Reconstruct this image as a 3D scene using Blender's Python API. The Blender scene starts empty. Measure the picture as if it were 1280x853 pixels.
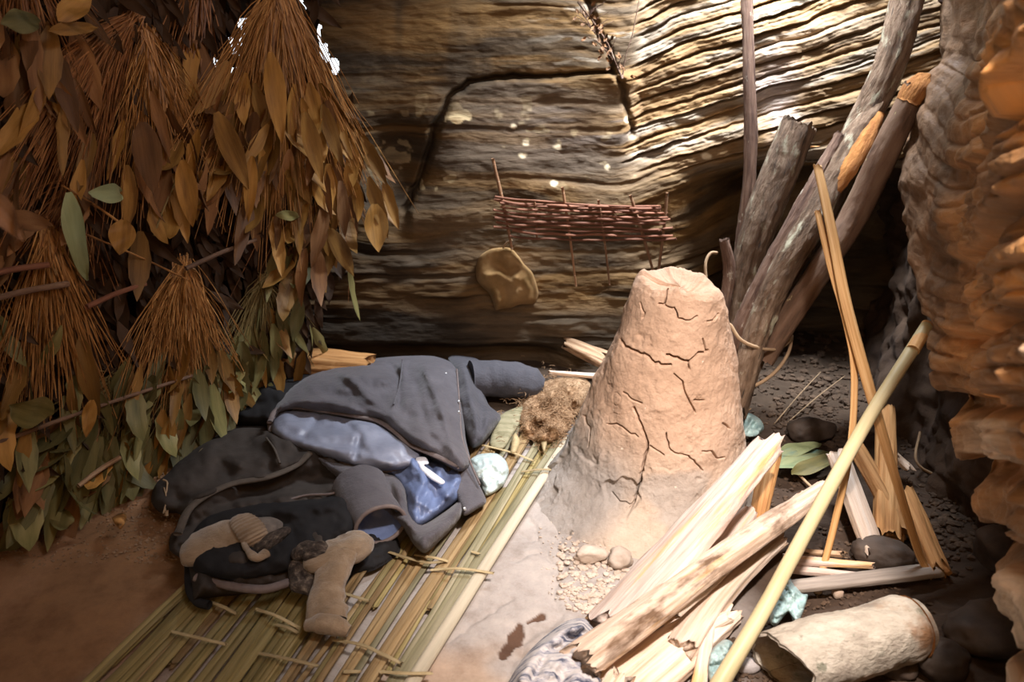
import bpy, math, random
import numpy as np
from mathutils import Vector, Matrix
from mathutils.geometry import delaunay_2d_cdt

# ------------------------------------------------------------ camera, light, exposure
C = bpy.context.scene.collection
PITCH = math.radians(22.0); FPX = 1065.0; CAM = np.array([0.0, 0.0, 1.5])
cam = bpy.data.objects.new('camera', bpy.data.cameras.new('camera')); C.objects.link(cam)
cam.location = CAM; cam.rotation_euler = (math.pi/2 - PITCH, 0, 0)
cam.data.sensor_width = 36; cam.data.lens = 36*FPX/1280; cam.data.clip_start = .02
cam.data.dof.use_dof = True; cam.data.dof.focus_distance = 2.7; cam.data.dof.aperture_fstop = 3.2
bpy.context.scene.camera = cam
vs = bpy.context.scene.view_settings
vs.view_transform = 'Standard'; vs.look = 'None'; vs.gamma = 1; vs.use_curve_mapping = False
vs.exposure = 0.0
world = bpy.data.worlds.new('world'); bpy.context.scene.world = world; world.use_nodes = True
wbg = world.node_tree.nodes['Background']; wbg.inputs[0].default_value = (.86, .93, 1, 1); wbg.inputs[1].default_value = 2.2

def light(name, typ, loc, target, energy, col, **k):
    l = bpy.data.lights.new(name, typ); l.energy = energy; l.color = col
    for a, b in k.items(): setattr(l, a, b)
    o = bpy.data.objects.new(name, l); C.objects.link(o); o.location = loc
    o.rotation_euler = (Vector(target)-Vector(loc)).to_track_quat('-Z', 'Y').to_euler()
    return o
# spot for the bright pool on the hearth side, under an added roof gap
light('pool_spot', 'SPOT', (.62, .82, 2.50), (.52, 1.98, .05), 560, (1, .89, .82), spot_size=math.radians(48), spot_blend=1.0, shadow_soft_size=.08)
light('soft_fill', 'AREA', (.62, .9, 2.52), (.05, 2.2, 0), 14, (.97, .94, 1), shape='RECTANGLE', size=.5, size_y=.5)  # soft fill lamp added to brighten the jacket
# open sky over the back edge of the shelter, grazing down the layered rock
light('back_sky_gap', 'AREA', (.98, 3.24, 2.45), (.86, 3.50, 1.35), 75, (.84, .91, 1), shape='RECTANGLE', size=.7, size_y=.2, spread=math.radians(100))
# warm fill lamps added for the leaf screen and the right rock
light('warm_fill', 'AREA', (-.25, -.75, 1.9), (-.45, 2.8, .7), 9.5, (1, .58, .25), shape='RECTANGLE', size=1.4, size_y=.7)
light('side_fill', 'AREA', (.18, .55, 1.95), (1.3, 2.0, .55), 5, (1, .58, .26), shape='RECTANGLE', size=.4, size_y=.4)  # added fill lamp, no source stands here

# ------------------------------------------------------------ projection helpers
FW = np.array([0, math.cos(PITCH), -math.sin(PITCH)]); UP = np.array([0, math.sin(PITCH), math.cos(PITCH)]); RT = np.array([1., 0, 0])
def ray(px, py): return FW + (px-640)/FPX*RT + (426.5-py)/FPX*UP
def PD(px, py, d): return CAM + d*ray(px, py)
def PF(px, py, z=0.0):
    r = ray(px, py); return CAM + r*((z-CAM[2])/r[2])
def PY(px, py, y):
    r = ray(px, py); return CAM + r*(y/r[1])
def proj(P):
    v = np.asarray(P)-CAM; z = v@FW
    return 640+FPX*(v@RT)/z, 426.5-FPX*(v@UP)/z, z

# ------------------------------------------------------------ noise
def _h(ix, iy, iz, s):
    n = (ix*374761393 + iy*668265263 + iz*2147483647*3 + iz*1274126177 + s*974634777) & 0xFFFFFFFF
    n = ((n ^ (n >> 13))*1274126177) & 0xFFFFFFFF
    n = (n ^ (n >> 16)) & 0xFFFFFF
    return n/float(0xFFFFFF)
def noise(p, s=0):
    p = np.asarray(p, float); i = np.floor(p).astype(np.int64); f = p-i; f = f*f*(3-2*f)
    x, y, z = i[..., 0], i[..., 1], i[..., 2]; fx, fy, fz = f[..., 0], f[..., 1], f[..., 2]; r = 0
    for a in (0, 1):
        for b in (0, 1):
            for c in (0, 1):
                w = (fx if a else 1-fx)*(fy if b else 1-fy)*(fz if c else 1-fz)
                r = r + w*_h(x+a, y+b, z+c, s)
    return r*2-1
def fbm(p, oc=4, s=0, g=.5):
    p = np.asarray(p, float); a = 1.0; t = 0; r = 0
    for k in range(oc):
        r = r + a*noise(p*2**k, s+k*17); t += a; a *= g
    return r/t
def n1(x, s=0): 
    x = np.asarray(x, float); return noise(np.stack([x, x*0+.5, x*0+.5], -1), s)
def sm(a, b, x):
    t = np.clip((x-a)/(b-a), 0, 1); return t*t*(3-2*t)
def seg_dist(px, py, line):
    d = np.full(np.shape(px), 1e9)
    for (ax, ay), (bx, by) in zip(line[:-1], line[1:]):
        vx, vy = bx-ax, by-ay; L = vx*vx+vy*vy+1e-9
        t = np.clip(((px-ax)*vx+(py-ay)*vy)/L, 0, 1)
        d = np.minimum(d, np.hypot(px-ax-t*vx, py-ay-t*vy))
    return d
def wobble(line, amp, step, s):
    rr = random.Random(s); out = [line[0]]
    for (ax, ay), (bx, by) in zip(line[:-1], line[1:]):
        n = max(1, int(math.hypot(bx-ax, by-ay)/step))
        for k in range(1, n+1):
            t = k/n; e = amp if k < n else amp*.4
            out.append((ax+(bx-ax)*t+rr.uniform(-e, e), ay+(by-ay)*t+rr.uniform(-e, e)))
    return out

# ------------------------------------------------------------ materials (procedural)
MATS = {}
def mat(name, cols, sc=(6, 6, 6), detail=7, rough=.85, bump=.35, bsc=None, bdist=.004, vc=False, spec=.3, var=.15, spots=None, rgh=.6, sheen=0, sub=0, lo=.3, hi=.7, spots2=None):
    m = bpy.data.materials.new(name); m.use_nodes = True; nt = m.node_tree; N = nt.nodes; L = nt.links
    b = N['Principled BSDF']; b.inputs['Roughness'].default_value = rough; b.inputs['Specular IOR Level'].default_value = spec
    if sheen: b.inputs['Sheen Weight'].default_value = sheen
    at = N.new('ShaderNodeAttribute'); at.attribute_name = 'gr'
    def nz(scale, det, ro=.6):
        mp = N.new('ShaderNodeMapping'); mp.inputs['Scale'].default_value = scale; L.new(at.outputs['Vector'], mp.inputs[0])
        n = N.new('ShaderNodeTexNoise'); n.inputs['Scale'].default_value = 1; n.inputs['Detail'].default_value = det; n.inputs['Roughness'].default_value = ro
        L.new(mp.outputs[0], n.inputs['Vector']); return n.outputs['Fac']
    def mix(kind, f, a, c):
        x = N.new('ShaderNodeMix'); x.data_type = 'RGBA'; x.blend_type = kind
        if isinstance(f, float): x.inputs[0].default_value = f
        else: L.new(f, x.inputs[0])
        for k, v in ((6, a), (7, c)):
            if isinstance(v, tuple): x.inputs[k].default_value = v
            else: L.new(v, x.inputs[k])
        return x.outputs[2]
    f = nz(sc, detail, rgh)
    r = N.new('ShaderNodeValToRGB'); L.new(f, r.inputs[0]); E = r.color_ramp.elements
    while len(E) < len(cols): E.new(.5)
    for k, c in enumerate(cols):
        E[k].position = lo+(hi-lo)*k/max(1, len(cols)-1); E[k].color = (*c, 1)
    col = r.outputs[0]
    if vc:
        va = N.new('ShaderNodeAttribute'); va.attribute_name = 'zc'
        col = mix('MULTIPLY', 1.0, col, va.outputs['Color'])
    for k, sp in enumerate((spots, spots2)):
        if not sp: continue
        f2 = nz(sp[1], 5)
        r2 = N.new('ShaderNodeValToRGB'); L.new(f2, r2.inputs[0]); r2.color_ramp.elements[0].position = sp[2]; r2.color_ramp.elements[1].position = sp[2]+sp[3]
        col = mix('MIX', r2.outputs[0], col, (*sp[0], 1))
    if var:
        oi = N.new('ShaderNodeObjectInfo'); mr = N.new('ShaderNodeMapRange'); mr.inputs[3].default_value = 1-var; mr.inputs[4].default_value = 1+var
        L.new(oi.outputs['Random'], mr.inputs[0]); cc = N.new('ShaderNodeCombineXYZ')
        for k in range(3): L.new(mr.outputs[0], cc.inputs[k])
        col = mix('MULTIPLY', 1.0, col, cc.outputs[0])
    L.new(col, b.inputs['Base Color'])
    if bump:
        bs = bsc or tuple(3*v for v in sc)
        f3 = nz(bs, 6, .65); bp = N.new('ShaderNodeBump'); bp.inputs['Strength'].default_value = bump; bp.inputs['Distance'].default_value = bdist
        L.new(f3, bp.inputs['Height']); L.new(bp.outputs[0], b.inputs['Normal'])
    MATS[name] = m; return m

# ------------------------------------------------------------ object helpers
def obj(name, V, F, m, parent=None, label=None, cat=None, group=None, kind=None, gr=None, zc=None, smooth=True, origin=None, mats=None, fm=None):
    V = np.asarray(V, float)
    if parent is not None: org = np.array(parent['_w']) if '_w' in parent else np.array(parent.location)
    elif origin is not None: org = np.array(origin)
    else: org = np.array([(V[:, 0].min()+V[:, 0].max())/2, (V[:, 1].min()+V[:, 1].max())/2, V[:, 2].min()])
    if kind == 'structure': org = np.zeros(3)
    me = bpy.data.meshes.new(name); W = V-org
    if isinstance(F, np.ndarray) and F.shape[1] == 4:
        me.vertices.add(len(W)); me.vertices.foreach_set('co', W.astype(np.float32).ravel())
        me.loops.add(F.size); me.loops.foreach_set('vertex_index', F.astype(np.int32).ravel())
        me.polygons.add(len(F)); me.polygons.foreach_set('loop_start', np.arange(0, F.size, 4, dtype=np.int32))
        me.update(calc_edges=True); me.validate()
    else:
        me.from_pydata(W.tolist(), [], [tuple(int(q) for q in f) for f in F]); me.update()
    a = me.attributes.new('gr', 'FLOAT_VECTOR', 'POINT'); a.data.foreach_set('vector', np.asarray(V if gr is None else gr, np.float32).ravel())
    if zc is not None:
        zc = np.asarray(zc, np.float32); z4 = np.concatenate([zc, np.ones((len(zc), 1), np.float32)], 1)
        c = me.color_attributes.new('zc', 'FLOAT_COLOR', 'POINT'); c.data.foreach_set('color', z4.ravel())
    if smooth: me.polygons.foreach_set('use_smooth', [True]*len(me.polygons))
    for mm in (mats or [m]): me.materials.append(mm)
    if fm is not None: me.polygons.foreach_set('material_index', fm)
    o = bpy.data.objects.new(name, me); C.objects.link(o); o.location = org-(np.array(parent['_w']) if parent is not None and '_w' in parent else (np.array(parent.location) if parent is not None else 0))
    if parent is not None:
        o.parent = parent; o.location = (0, 0, 0)
        o['_w'] = [float(q) for q in org]
    else: o['_w'] = [float(q) for q in org]
    if label: o['label'] = label
    if cat: o['category'] = cat
    if group: o['group'] = group
    if kind: o['kind'] = kind
    return o
def thing(name, loc, label, cat, group=None):
    o = bpy.data.objects.new(name, None); C.objects.link(o); o.location = loc; o.empty_display_size = .05
    o['_w'] = [float(q) for q in loc]; o['label'] = label; o['category'] = cat
    if group: o['group'] = group
    return o
def grid_faces(nu, nv, wrap=False):
    i = np.arange(nu-1)[:, None]; j = np.arange(nv if wrap else nv-1)[None, :]; j2 = (j+1) % nv
    return np.stack([i*nv+j, (i+1)*nv+j, (i+1)*nv+j2, i*nv+j2], -1).reshape(-1, 4)
def join(parts):
    V = []; F = []; G = []; n = 0
    for p in parts:
        v, f, g = p; V.append(v); F += [tuple(int(q)+n for q in x) for x in f]; G.append(g); n += len(v)
    return np.concatenate(V), F, np.concatenate(G)
def catmull(P, n):
    P = np.asarray(P, float); Q = np.concatenate([[2*P[0]-P[1]], P, [2*P[-1]-P[-2]]]); out = []
    m = len(P)-1
    for t in np.linspace(0, m, n):
        i = min(int(t), m-1); u = t-i; a, b, c, d = Q[i], Q[i+1], Q[i+2], Q[i+3]
        out.append(.5*((2*b)+(c-a)*u+(2*a-5*b+4*c-d)*u*u+(3*b-a-3*c+d)*u**3))
    return np.array(out)
def frames(P):
    T = np.gradient(P, axis=0); T /= np.linalg.norm(T, axis=1)[:, None]+1e-12
    up = np.array([0, 0, 1.]) if abs(T[0][2]) < .9 else np.array([0, 1., 0])
    A = np.cross(T[0], up); A /= np.linalg.norm(A); As = []
    for t in T:
        A = A-t*(A@t); A /= np.linalg.norm(A)+1e-12; As.append(A.copy())
    As = np.array(As); Bs = np.cross(As, T); return T, As, Bs
def tube(P, R, n=10, rings=None, flat=1.0, disp=None, caps=True, roll=0.0, smoothp=True, endj=0.0, seed=0):
    """sweep; R radii per control point; flat = second axis ratio; disp(u, ang, gr)->relative radius offset in metres"""
    P = np.asarray(P, float); R = np.asarray(R, float)*np.ones(len(P)); rings = rings or len(P)
    if len(P) > 2 and smoothp: Q = catmull(P, rings)
    else:
        t = np.linspace(0, len(P)-1, rings); Q = np.stack([np.interp(t, range(len(P)), P[:, k]) for k in range(3)], 1)
    r = np.interp(np.linspace(0, len(P)-1, rings), range(len(P)), R)
    T, A, B = frames(Q); ang = np.arange(n)/n*2*math.pi
    L = np.concatenate([[0], np.cumsum(np.linalg.norm(np.diff(Q, axis=0), axis=1))])
    ca, sa = np.cos(ang+roll), np.sin(ang+roll)
    rad = r[:, None]*np.ones((1, n)); G = np.stack([L[:, None]*np.ones((1, n))+seed*.37, rad*np.cos(ang)+seed*.11, rad*np.sin(ang)], -1)
    if disp is not None: rad = rad+disp(L[:, None]*np.ones((1, n)), ang[None, :]*np.ones((rings, 1)), G)
    e = rad*ca; f = rad*sa*flat
    V = Q[:, None, :]+A[:, None, :]*e[..., None]+B[:, None, :]*f[..., None]
    if endj:
        rr = np.random.RandomState(seed+5)
        for k, s in ((0, -1), (-1, 1)): V[k] += T[k]*(rr.uniform(-endj, endj, (n, 1)))*s
    F = [tuple(x) for x in grid_faces(rings, n, True)]
    V = V.reshape(-1, 3); G = G.reshape(-1, 3)
    if caps:
        c0 = V[:n].mean(0); c1 = V[-n:].mean(0); V = np.concatenate([V, [c0, c1]]); G = np.concatenate([G, [[seed, 0, 0], [L[-1]+seed, 0, 0]]])
        a = len(V)-2; b = len(V)-1; m = (rings-1)*n
        F += [(a, (k+1) % n, k) for k in range(n)]+[(b, m+k, m+(k+1) % n) for k in range(n)]
        F = [tuple(reversed(x)) for x in F]
    else: F = [tuple(reversed(x)) for x in F]
    return V, F, G
def closed_curve(O, step):
    O = np.asarray(O, float); n = len(O); out = []
    for i in range(n):
        a, b, c, d = O[i-1], O[i], O[(i+1) % n], O[(i+2) % n]; k = max(1, int(np.linalg.norm(c-b)/step))
        for u in np.arange(k)/k:
            out.append(.5*((2*b)+(c-a)*u*.8+(2*a-5*b+4*c-d)*u*u*.8+(3*b-a-3*c+d)*u**3*.8) + (b+(c-b)*u)*.2 - .2*b if False else b*(2*u**3-3*u**2+1)+c*(-2*u**3+3*u**2)+(c-a)*.4*(u**3-2*u**2+u)+(d-b)*.4*(u**3-u**2))
    return np.array(out)
def patch(outline, step, top, bot, sharp=False):
    """solid sheet: outline in plan coordinates; top(x, y, d)->points, bot(x, y, d)->points; d = distance to the outline"""
    B = closed_curve(outline, step) if not sharp else np.array(wobble(list(outline)+[outline[0]], 0, step, 1)[:-1])
    line = [tuple(q) for q in B]+[tuple(B[0])]
    x0, y0 = B.min(0); x1, y1 = B.max(0)
    gx, gy = np.meshgrid(np.arange(x0, x1, step), np.arange(y0, y1, step*.87)); gx = gx+(np.arange(gx.shape[0]) % 2)[:, None]*step*.5
    gx, gy = gx.ravel(), gy.ravel(); ins = np.zeros(len(gx), bool)
    for (ax, ay), (bx, by) in zip(line[:-1], line[1:]):
        c = ((ay > gy) != (by > gy)); xx = (bx-ax)*(gy-ay)/((by-ay) if abs(by-ay) > 1e-12 else 1e-12)+ax; ins ^= c & (gx < xx)
    d = seg_dist(gx, gy, line); ins &= d > step*.45
    pts = np.concatenate([B, np.stack([gx, gy], 1)[ins]]); nb = len(B)
    r = delaunay_2d_cdt([Vector(p) for p in pts], [(i, (i+1) % nb) for i in range(nb)], [], 1, 1e-6)
    v2 = np.array([tuple(v) for v in r[0]]); tris = [tuple(f) for f in r[2]]
    dd = seg_dist(v2[:, 0], v2[:, 1], line); n = len(v2)
    Tp = top(v2[:, 0], v2[:, 1], dd); Bt = bot(v2[:, 0], v2[:, 1], dd)
    cnt = {}
    for f in tris:
        for k in range(3):
            e = (f[k], f[(k+1) % 3]); key = (min(e), max(e)); cnt.setdefault(key, []).append(e)
    F = [tuple(f) for f in tris]+[tuple(q+n for q in reversed(f)) for f in tris]
    for es in cnt.values():
        if len(es) == 1:
            a, b = es[0]; F.append((b, a, a+n, b+n))
    V = np.concatenate([Tp, Bt]); return V, F, V.copy()
def vec(f, *arr):
    return np.array([f(*q) for q in zip(*arr)])
def PFv(x, y, z):
    r = FW[None]+((x-640)/FPX)[:, None]*RT+((426.5-y)/FPX)[:, None]*UP
    return CAM+r*((z-CAM[2])/r[:, 2])[:, None]
def PYv(x, y, yy):
    r = FW[None]+((x-640)/FPX)[:, None]*RT+((426.5-y)/FPX)[:, None]*UP
    return CAM+r*(yy/r[:, 1])[:, None]
def dome(base, H, w, folds=(), nz=.0, nsc=.02, seed=0, power=1.0):
    """height profile over pixel plan: rises from base by H over w px from the outline, with fold lines (line, amp, width)"""
    def f(x, y, d):
        t = np.clip(d/w, 0, 1); h = base+H*(1-(1-t)**2)**.5*power
        for ln, a, ww in folds: h = h+a*np.exp(-(seg_dist(x, y, ln)/ww)**2)*np.clip(d/(w*.4), .0, 1)
        if nz: h = h+nz*fbm(np.stack([x*nsc, y*nsc, x*0+seed], -1), 4, seed)*np.clip(d/(w*.5), .15, 1)
        return h
    return f
# ------------------------------------------------------------ setting materials
mat('back_rock', [(.55, .47, .38), (.92, .85, .74), (1.18, 1.08, .95)], sc=(5, 5, 30), detail=9, rough=.8, bump=.55, bsc=(16, 16, 90), bdist=.010, vc=True, var=0, rgh=.68)
mat('right_rock', [(.42, .33, .24), (.95, .88, .8), (1.35, 1.2, 1.05)], sc=(7, 5, 16), detail=9, rough=.6, bump=.6, bsc=(30, 20, 60), bdist=.012, vc=True, var=0, rgh=.68, spec=.45)
mat('earth', [(.62, .55, .5), (.95, .92, .9), (1.2, 1.15, 1.1)], sc=(7, 7, 7), detail=10, rough=.95, bump=.5, bsc=(60, 60, 60), bdist=.008, vc=True, var=0, rgh=.72)
mat('backing_dark', [(.010, .006, .003), (.03, .018, .008)], sc=(30, 30, 8), rough=.9, bump=.5, var=0)
mat('roof_rock', [(.10, .07, .045), (.26, .18, .11)], sc=(3, 3, 9), rough=.9, bump=.4, var=0)

# ------------------------------------------------------------ floor
def floor_z(x, y, fine=True):
    x = np.asarray(x, float); y = np.asarray(y, float); p = np.stack([x, y, x*0], -1)
    z = .012*fbm(p*2.2, 3, 3)-.006
    # earth bank that carries the leaf screen on the left
    bank = sm(.42, -.02, (x+.97)*.93+(y-3.0)*-.36+.42)     # grows leftward
    z = z+.045*bank
    z = z-.012*sm(.55, .8, x)*sm(1.2, 1.5, y)
    if fine:
        z = z+.004*fbm(p*14, 4, 9)*(1+1.5*sm(.3, .7, x))
        rub = sm(.62, .95, x)*sm(3.4, 2.9, y)
        z = z+.035*sm(.75, 1.0, x)*sm(2.7, 2.95, y)*np.abs(fbm(p*6, 5, 61))+rub*(.016*np.abs(fbm(p*9, 4, 21))+.010*np.abs(fbm(p*30, 3, 5)))
        lf = sm(-.75, -1.0, x)*sm(1.9, 2.2, y); z = z+lf*.010*fbm(p*22, 3, 8)
    return z
def build_floor():
    xs = np.interp(np.linspace(0, 1, 560), [0, .1, .88, 1], [-2.1, -1.1, 1.1, 2.3]); ys = np.interp(np.linspace(0, 1, 620), [0, .08, .62, .92, 1], [-1.1, 1.4, 2.4, 3.5, 4.1])
    X, Y = np.meshgrid(xs, ys, indexing='ij'); Z = floor_z(X, Y); p = np.stack([X, Y, X*0], -1)
    px, py, dz = proj(np.stack([X, Y, np.zeros_like(X)], -1)); vis = dz > .5
    # peeling edge of the trodden clay
    edge = [(745, 560), (712, 600), (700, 660), (708, 700), (690, 745), (700, 768), (655, 800), (625, 853)]
    de = np.where(vis, seg_dist(px, py, wobble(edge, 5, 14, 4)), 999)
    Z = Z-.007*np.exp(-(de/5)**2)
    crk = [wobble(q, 3, 8, 7+k) for k, q in enumerate([[(660, 640), (690, 700), (705, 700)], [(640, 700), (672, 690), (690, 700)], [(650, 664), (665, 672), (672, 670)], [(560, 800), (600, 770), (640, 745)]])]
    for c in crk: Z = Z-.005*np.exp(-(np.where(vis, seg_dist(px, py, c), 999)/2.6)**2)
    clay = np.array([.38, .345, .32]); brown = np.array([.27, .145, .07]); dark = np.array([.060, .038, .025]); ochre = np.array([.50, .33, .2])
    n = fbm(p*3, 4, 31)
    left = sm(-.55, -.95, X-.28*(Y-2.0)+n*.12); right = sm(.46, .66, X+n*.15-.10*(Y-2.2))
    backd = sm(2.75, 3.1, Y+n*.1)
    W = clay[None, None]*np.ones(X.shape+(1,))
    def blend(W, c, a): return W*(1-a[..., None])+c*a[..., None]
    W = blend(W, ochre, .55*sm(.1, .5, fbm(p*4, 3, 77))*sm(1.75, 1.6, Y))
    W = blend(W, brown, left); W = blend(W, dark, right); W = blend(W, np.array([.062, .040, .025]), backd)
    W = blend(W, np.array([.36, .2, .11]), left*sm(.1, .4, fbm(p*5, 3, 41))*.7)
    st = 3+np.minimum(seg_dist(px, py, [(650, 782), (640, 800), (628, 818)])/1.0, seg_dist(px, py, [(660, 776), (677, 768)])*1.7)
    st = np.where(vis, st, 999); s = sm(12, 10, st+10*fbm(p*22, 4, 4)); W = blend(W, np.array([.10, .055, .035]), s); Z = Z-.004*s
    V = np.stack([X, Y, Z], -1).reshape(-1, 3)
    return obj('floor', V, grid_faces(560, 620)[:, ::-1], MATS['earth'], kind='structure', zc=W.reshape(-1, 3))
build_floor()

# ------------------------------------------------------------ layered rock
def strata(s, along, T, seed, sharp=.78):
    """ledge profile 0..1 for layer coordinate s (m), layer thickness T, position along the layers"""
    q = s/T+.55*n1(s/T*.31, seed)+.28*n1(along*1.7, seed+3)
    k = np.floor(q); f = q-k
    per = noise(np.stack([k*1.37, along*2.1+k*.7, k*0], -1), seed+9)*.5+.5
    prof = sm(0, .16, f)*sm(1.0, sharp, f)          # face, with a cut under each layer
    return prof*(.35+.65*per), per
CRACK = wobble([(505, 262), (522, 225), (533, 190), (543, 155), (560, 125), (585, 104), (620, 98), (680, 97), (735, 93), (765, 92)], 2.0, 9, 2)
CRACK2 = wobble([(722, -40), (742, 20), (757, 55), (768, 88), (779, 112), (786, 140), (792, 170)], 2.5, 9, 5)
def wall_base(x, z):
    y = 3.5+.10*(z-.8)+.04*fbm(np.stack([x*1.2, z*1.5, z*0], -1), 3, 2)
    fr = sm(.43, .52, x-.06*(z-.9))*sm(.80, .92, z)
    y = y+fr*(.07-.30*(x-.45)+.13*(z-.85))
    y = y+.42*sm(.60, 1.2, x+.05*n1(z*9, 3))*sm(.95, .70, z+.05*n1(x*6, 4))
    y = y+.10*sm(.12, .05, z+.01*n1(x*4, 8))*sm(.3, .1, x)
    # hollow left of the slab
    px, py, _ = proj(np.stack([x, x*0+3.5, z], -1))
    y = y+.13*np.exp(-((px-492)/45)**2-((py-205)/60)**2)
    slab = sm(0, 14, px-np.interp(py, [92, 104, 125, 155, 190, 225, 262], [765, 590, 560, 543, 533, 522, 505]))*sm(88, 98, py)*sm(330, 240, py)
    y = y-.035*slab*(1-fr)
    return y, px, py, fr
def build_back():
    xs = np.linspace(-1.9, 2.3, 700); zs = np.concatenate([np.linspace(-.1, 1.62, 520), np.linspace(1.63, 2.75, 60)])
    X, Z = np.meshgrid(xs, zs, indexing='ij'); Y, px, py, fr = wall_base(X, Z); p = np.stack([X, Y, Z], -1)
    dip = .33*sm(.15, 1.15, Z)*sm(.25, .6, X)
    warp = .030*fbm(np.stack([X*2.2, X*0, Z*3], -1), 4, 12)+.006*fbm(np.stack([X*12, X*0, Z*12], -1), 3, 13)*(.4+fr)
    s = Z-dip*(X-.45)+warp
    a1, pa = strata(s, X, .034, 3); b1, pb = strata(s+.004*fbm(p*30, 3, 2), X*1.6, .052, 63, .86); a2, _ = strata(s+.01, X, .013, 7); a3, pc = strata(s, X*.7, .10, 19)
    rough = .25+.75*sm(-.3, .3, fbm(p*1.3, 3, 44)); low = sm(.80, .55, Z)
    up = sm(.35, .5, X)*sm(1.0, 1.15, Z)
    msk = sm(-.1, .4, fbm(p*np.array([2.2, 1, 5]), 4, 45)); slabc = np.exp(-((px-670)/110)**4-((py-165)/62)**4); msk = msk*(1-.8*slabc); upl = sm(1.14, 1.2, Z)*(1-fr)*sm(-.2, .1, X)
    amp1 = (.007*rough*msk+.004*low*msk+.012*upl*msk)*(1-fr)+.004*fr; amp3 = (.004+.012*msk)*(1-fr)+.03*low*msk
    Y = Y-amp1*a1-.003*rough*msk*a2-.005*fr*a2-amp3*a3-fr*(.055+.03*msk)*b1*(.45+.55*pb)+.022*fbm(p*np.array([3.5, 5, 9]), 6, 5)+.004*fbm(p*np.array([20, 5, 40]), 4, 6)+.03*fr*fbm(p*np.array([7, 7, 10]), 5, 6)
    wv = 1.9+2.2*(fbm(p*5, 3, 78)*.5+.5)*1.2; g = np.exp(-(seg_dist(px, py, CRACK)/wv)**2)+.8*np.exp(-(seg_dist(px, py, CRACK2)/wv/1.2)**2)
    Y = Y+.05*g
    p2 = p*np.array([1.2, 1, 1])
    ochre = np.array([.225, .130, .046]); grey = np.array([.20, .155, .11]); dark = np.array([.055, .038, .022]); pale = np.array([.46, .41, .35]); lav = np.array([.50, .45, .46])
    n = fbm(np.stack([X*1.4, X*0, s*9], -1), 4, 50)*.5+.5; n2 = fbm(np.stack([X*2.2, X*0, s*26], -1), 4, 60)*.5+.5
    def blend(W, c, a): return W*(1-a[..., None])+np.array(c)*a[..., None]
    W = ochre*np.ones(X.shape+(1,)); W = blend(W, dark, .8*sm(.42, .62, n2)); W = blend(W, ochre*1.45, .6*sm(.52, .64, fbm(np.stack([X*1.1, X*0, s*7], -1), 3, 150)*.5+.5)); W = blend(W, grey, .5*sm(.45, .62, n))
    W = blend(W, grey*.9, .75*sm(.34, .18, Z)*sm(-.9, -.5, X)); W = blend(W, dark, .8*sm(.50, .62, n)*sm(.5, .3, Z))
    W = blend(W, pale, fr*(.10+.4*sm(.48, .6, n2))); W = blend(W, ochre*1.1, fr*.45*sm(.5, .6, n))
    W = blend(W, lav, .8*np.exp(-((px-960)/28)**2-((py-120)/55)**2)*sm(.35, .6, fbm(p*8, 4, 4)*.5+.5))
    W = blend(W, lav*.9, .55*np.exp(-((px-735)/60)**2-((py-152)/28)**2)*sm(.45, .55, n2))
    W = blend(W, pale, .7*sm(.2, .34, fbm(np.stack([X*7, X*0, s*40], -1), 4, 71))*sm(1.18, 1.3, Z)*sm(-.05, .3, X)*(1-fr))
    lich = sm(.30, .38, fbm(p*16, 3, 91))*(np.exp(-((px-565)/28)**2-((py-155)/12)**2)*.9+np.exp(-((px-535)/20)**2-((py-215)/35)**2)*.7+np.exp(-((px-560)/300)**2-((py-180)/60)**2)*.25)
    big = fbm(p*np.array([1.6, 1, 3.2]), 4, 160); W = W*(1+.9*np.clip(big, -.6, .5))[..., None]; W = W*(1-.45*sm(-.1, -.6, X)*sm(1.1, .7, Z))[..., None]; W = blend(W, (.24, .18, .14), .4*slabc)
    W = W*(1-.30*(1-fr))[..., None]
    W = blend(W, (.72, .60, .38), np.clip(lich*1.3, 0, 1))
    for q, r in (((642, 158), 4), ((657, 178), 5), ((653, 193), 5), ((697, 183), 5), ((785, 150), 6), ((845, 160), 4), ((880, 193), 6), ((857, 174), 4), ((692, 227), 5), ((758, 207), 4)):
        W = blend(W, (.75, .66, .5), sm(r+1, r-2, np.hypot(px-q[0], (py-q[1])*1.3)+1.5*noise(p*90, 3)))
    W = blend(W, dark*.7, .7*np.clip(g, 0, 1)); W = blend(W, dark*.8, .6*sm(.55, .75, fbm(np.stack([X*9, X*0, Z*1.2], -1), 3, 14)*.5+.5)*sm(1.05, 1.2, Z)*sm(.2, 0, X))
    V = np.stack([X, Y, Z], -1).reshape(-1, 3); FF = grid_faces(700, 580)[:, ::-1]; cc = V[FF].mean(1); 
    qx, qy, _ = proj(cc); hole = np.zeros(len(cc), bool)
    for hx, hy, rx, ry in ((399, 48, 4, 20), (406, 66, 5, 12), (418, 84, 5, 10), (302, 15, 6, 14)): hole |= np.hypot((qx-hx)/rx, (qy-hy)/ry)*10+noise(cc*40, 8)*6 < 10
    FF = FF[~(((cc[:, 0] < -.80+.03*noise(cc*14, 3)) & (cc[:, 2] > .85)) | hole)]
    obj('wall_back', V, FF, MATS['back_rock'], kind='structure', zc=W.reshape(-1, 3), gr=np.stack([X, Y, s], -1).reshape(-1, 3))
    return xs, zs, Y
WBX, WBZ, WBY = build_back()
def wall_y(x, z):
    i = int(np.clip(np.searchsorted(WBX, x), 1, len(WBX)-2)); j = int(np.clip(np.searchsorted(WBZ, z), 1, len(WBZ)-2)); return float(WBY[i-1:i+2, j-1:j+2].min())

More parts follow.
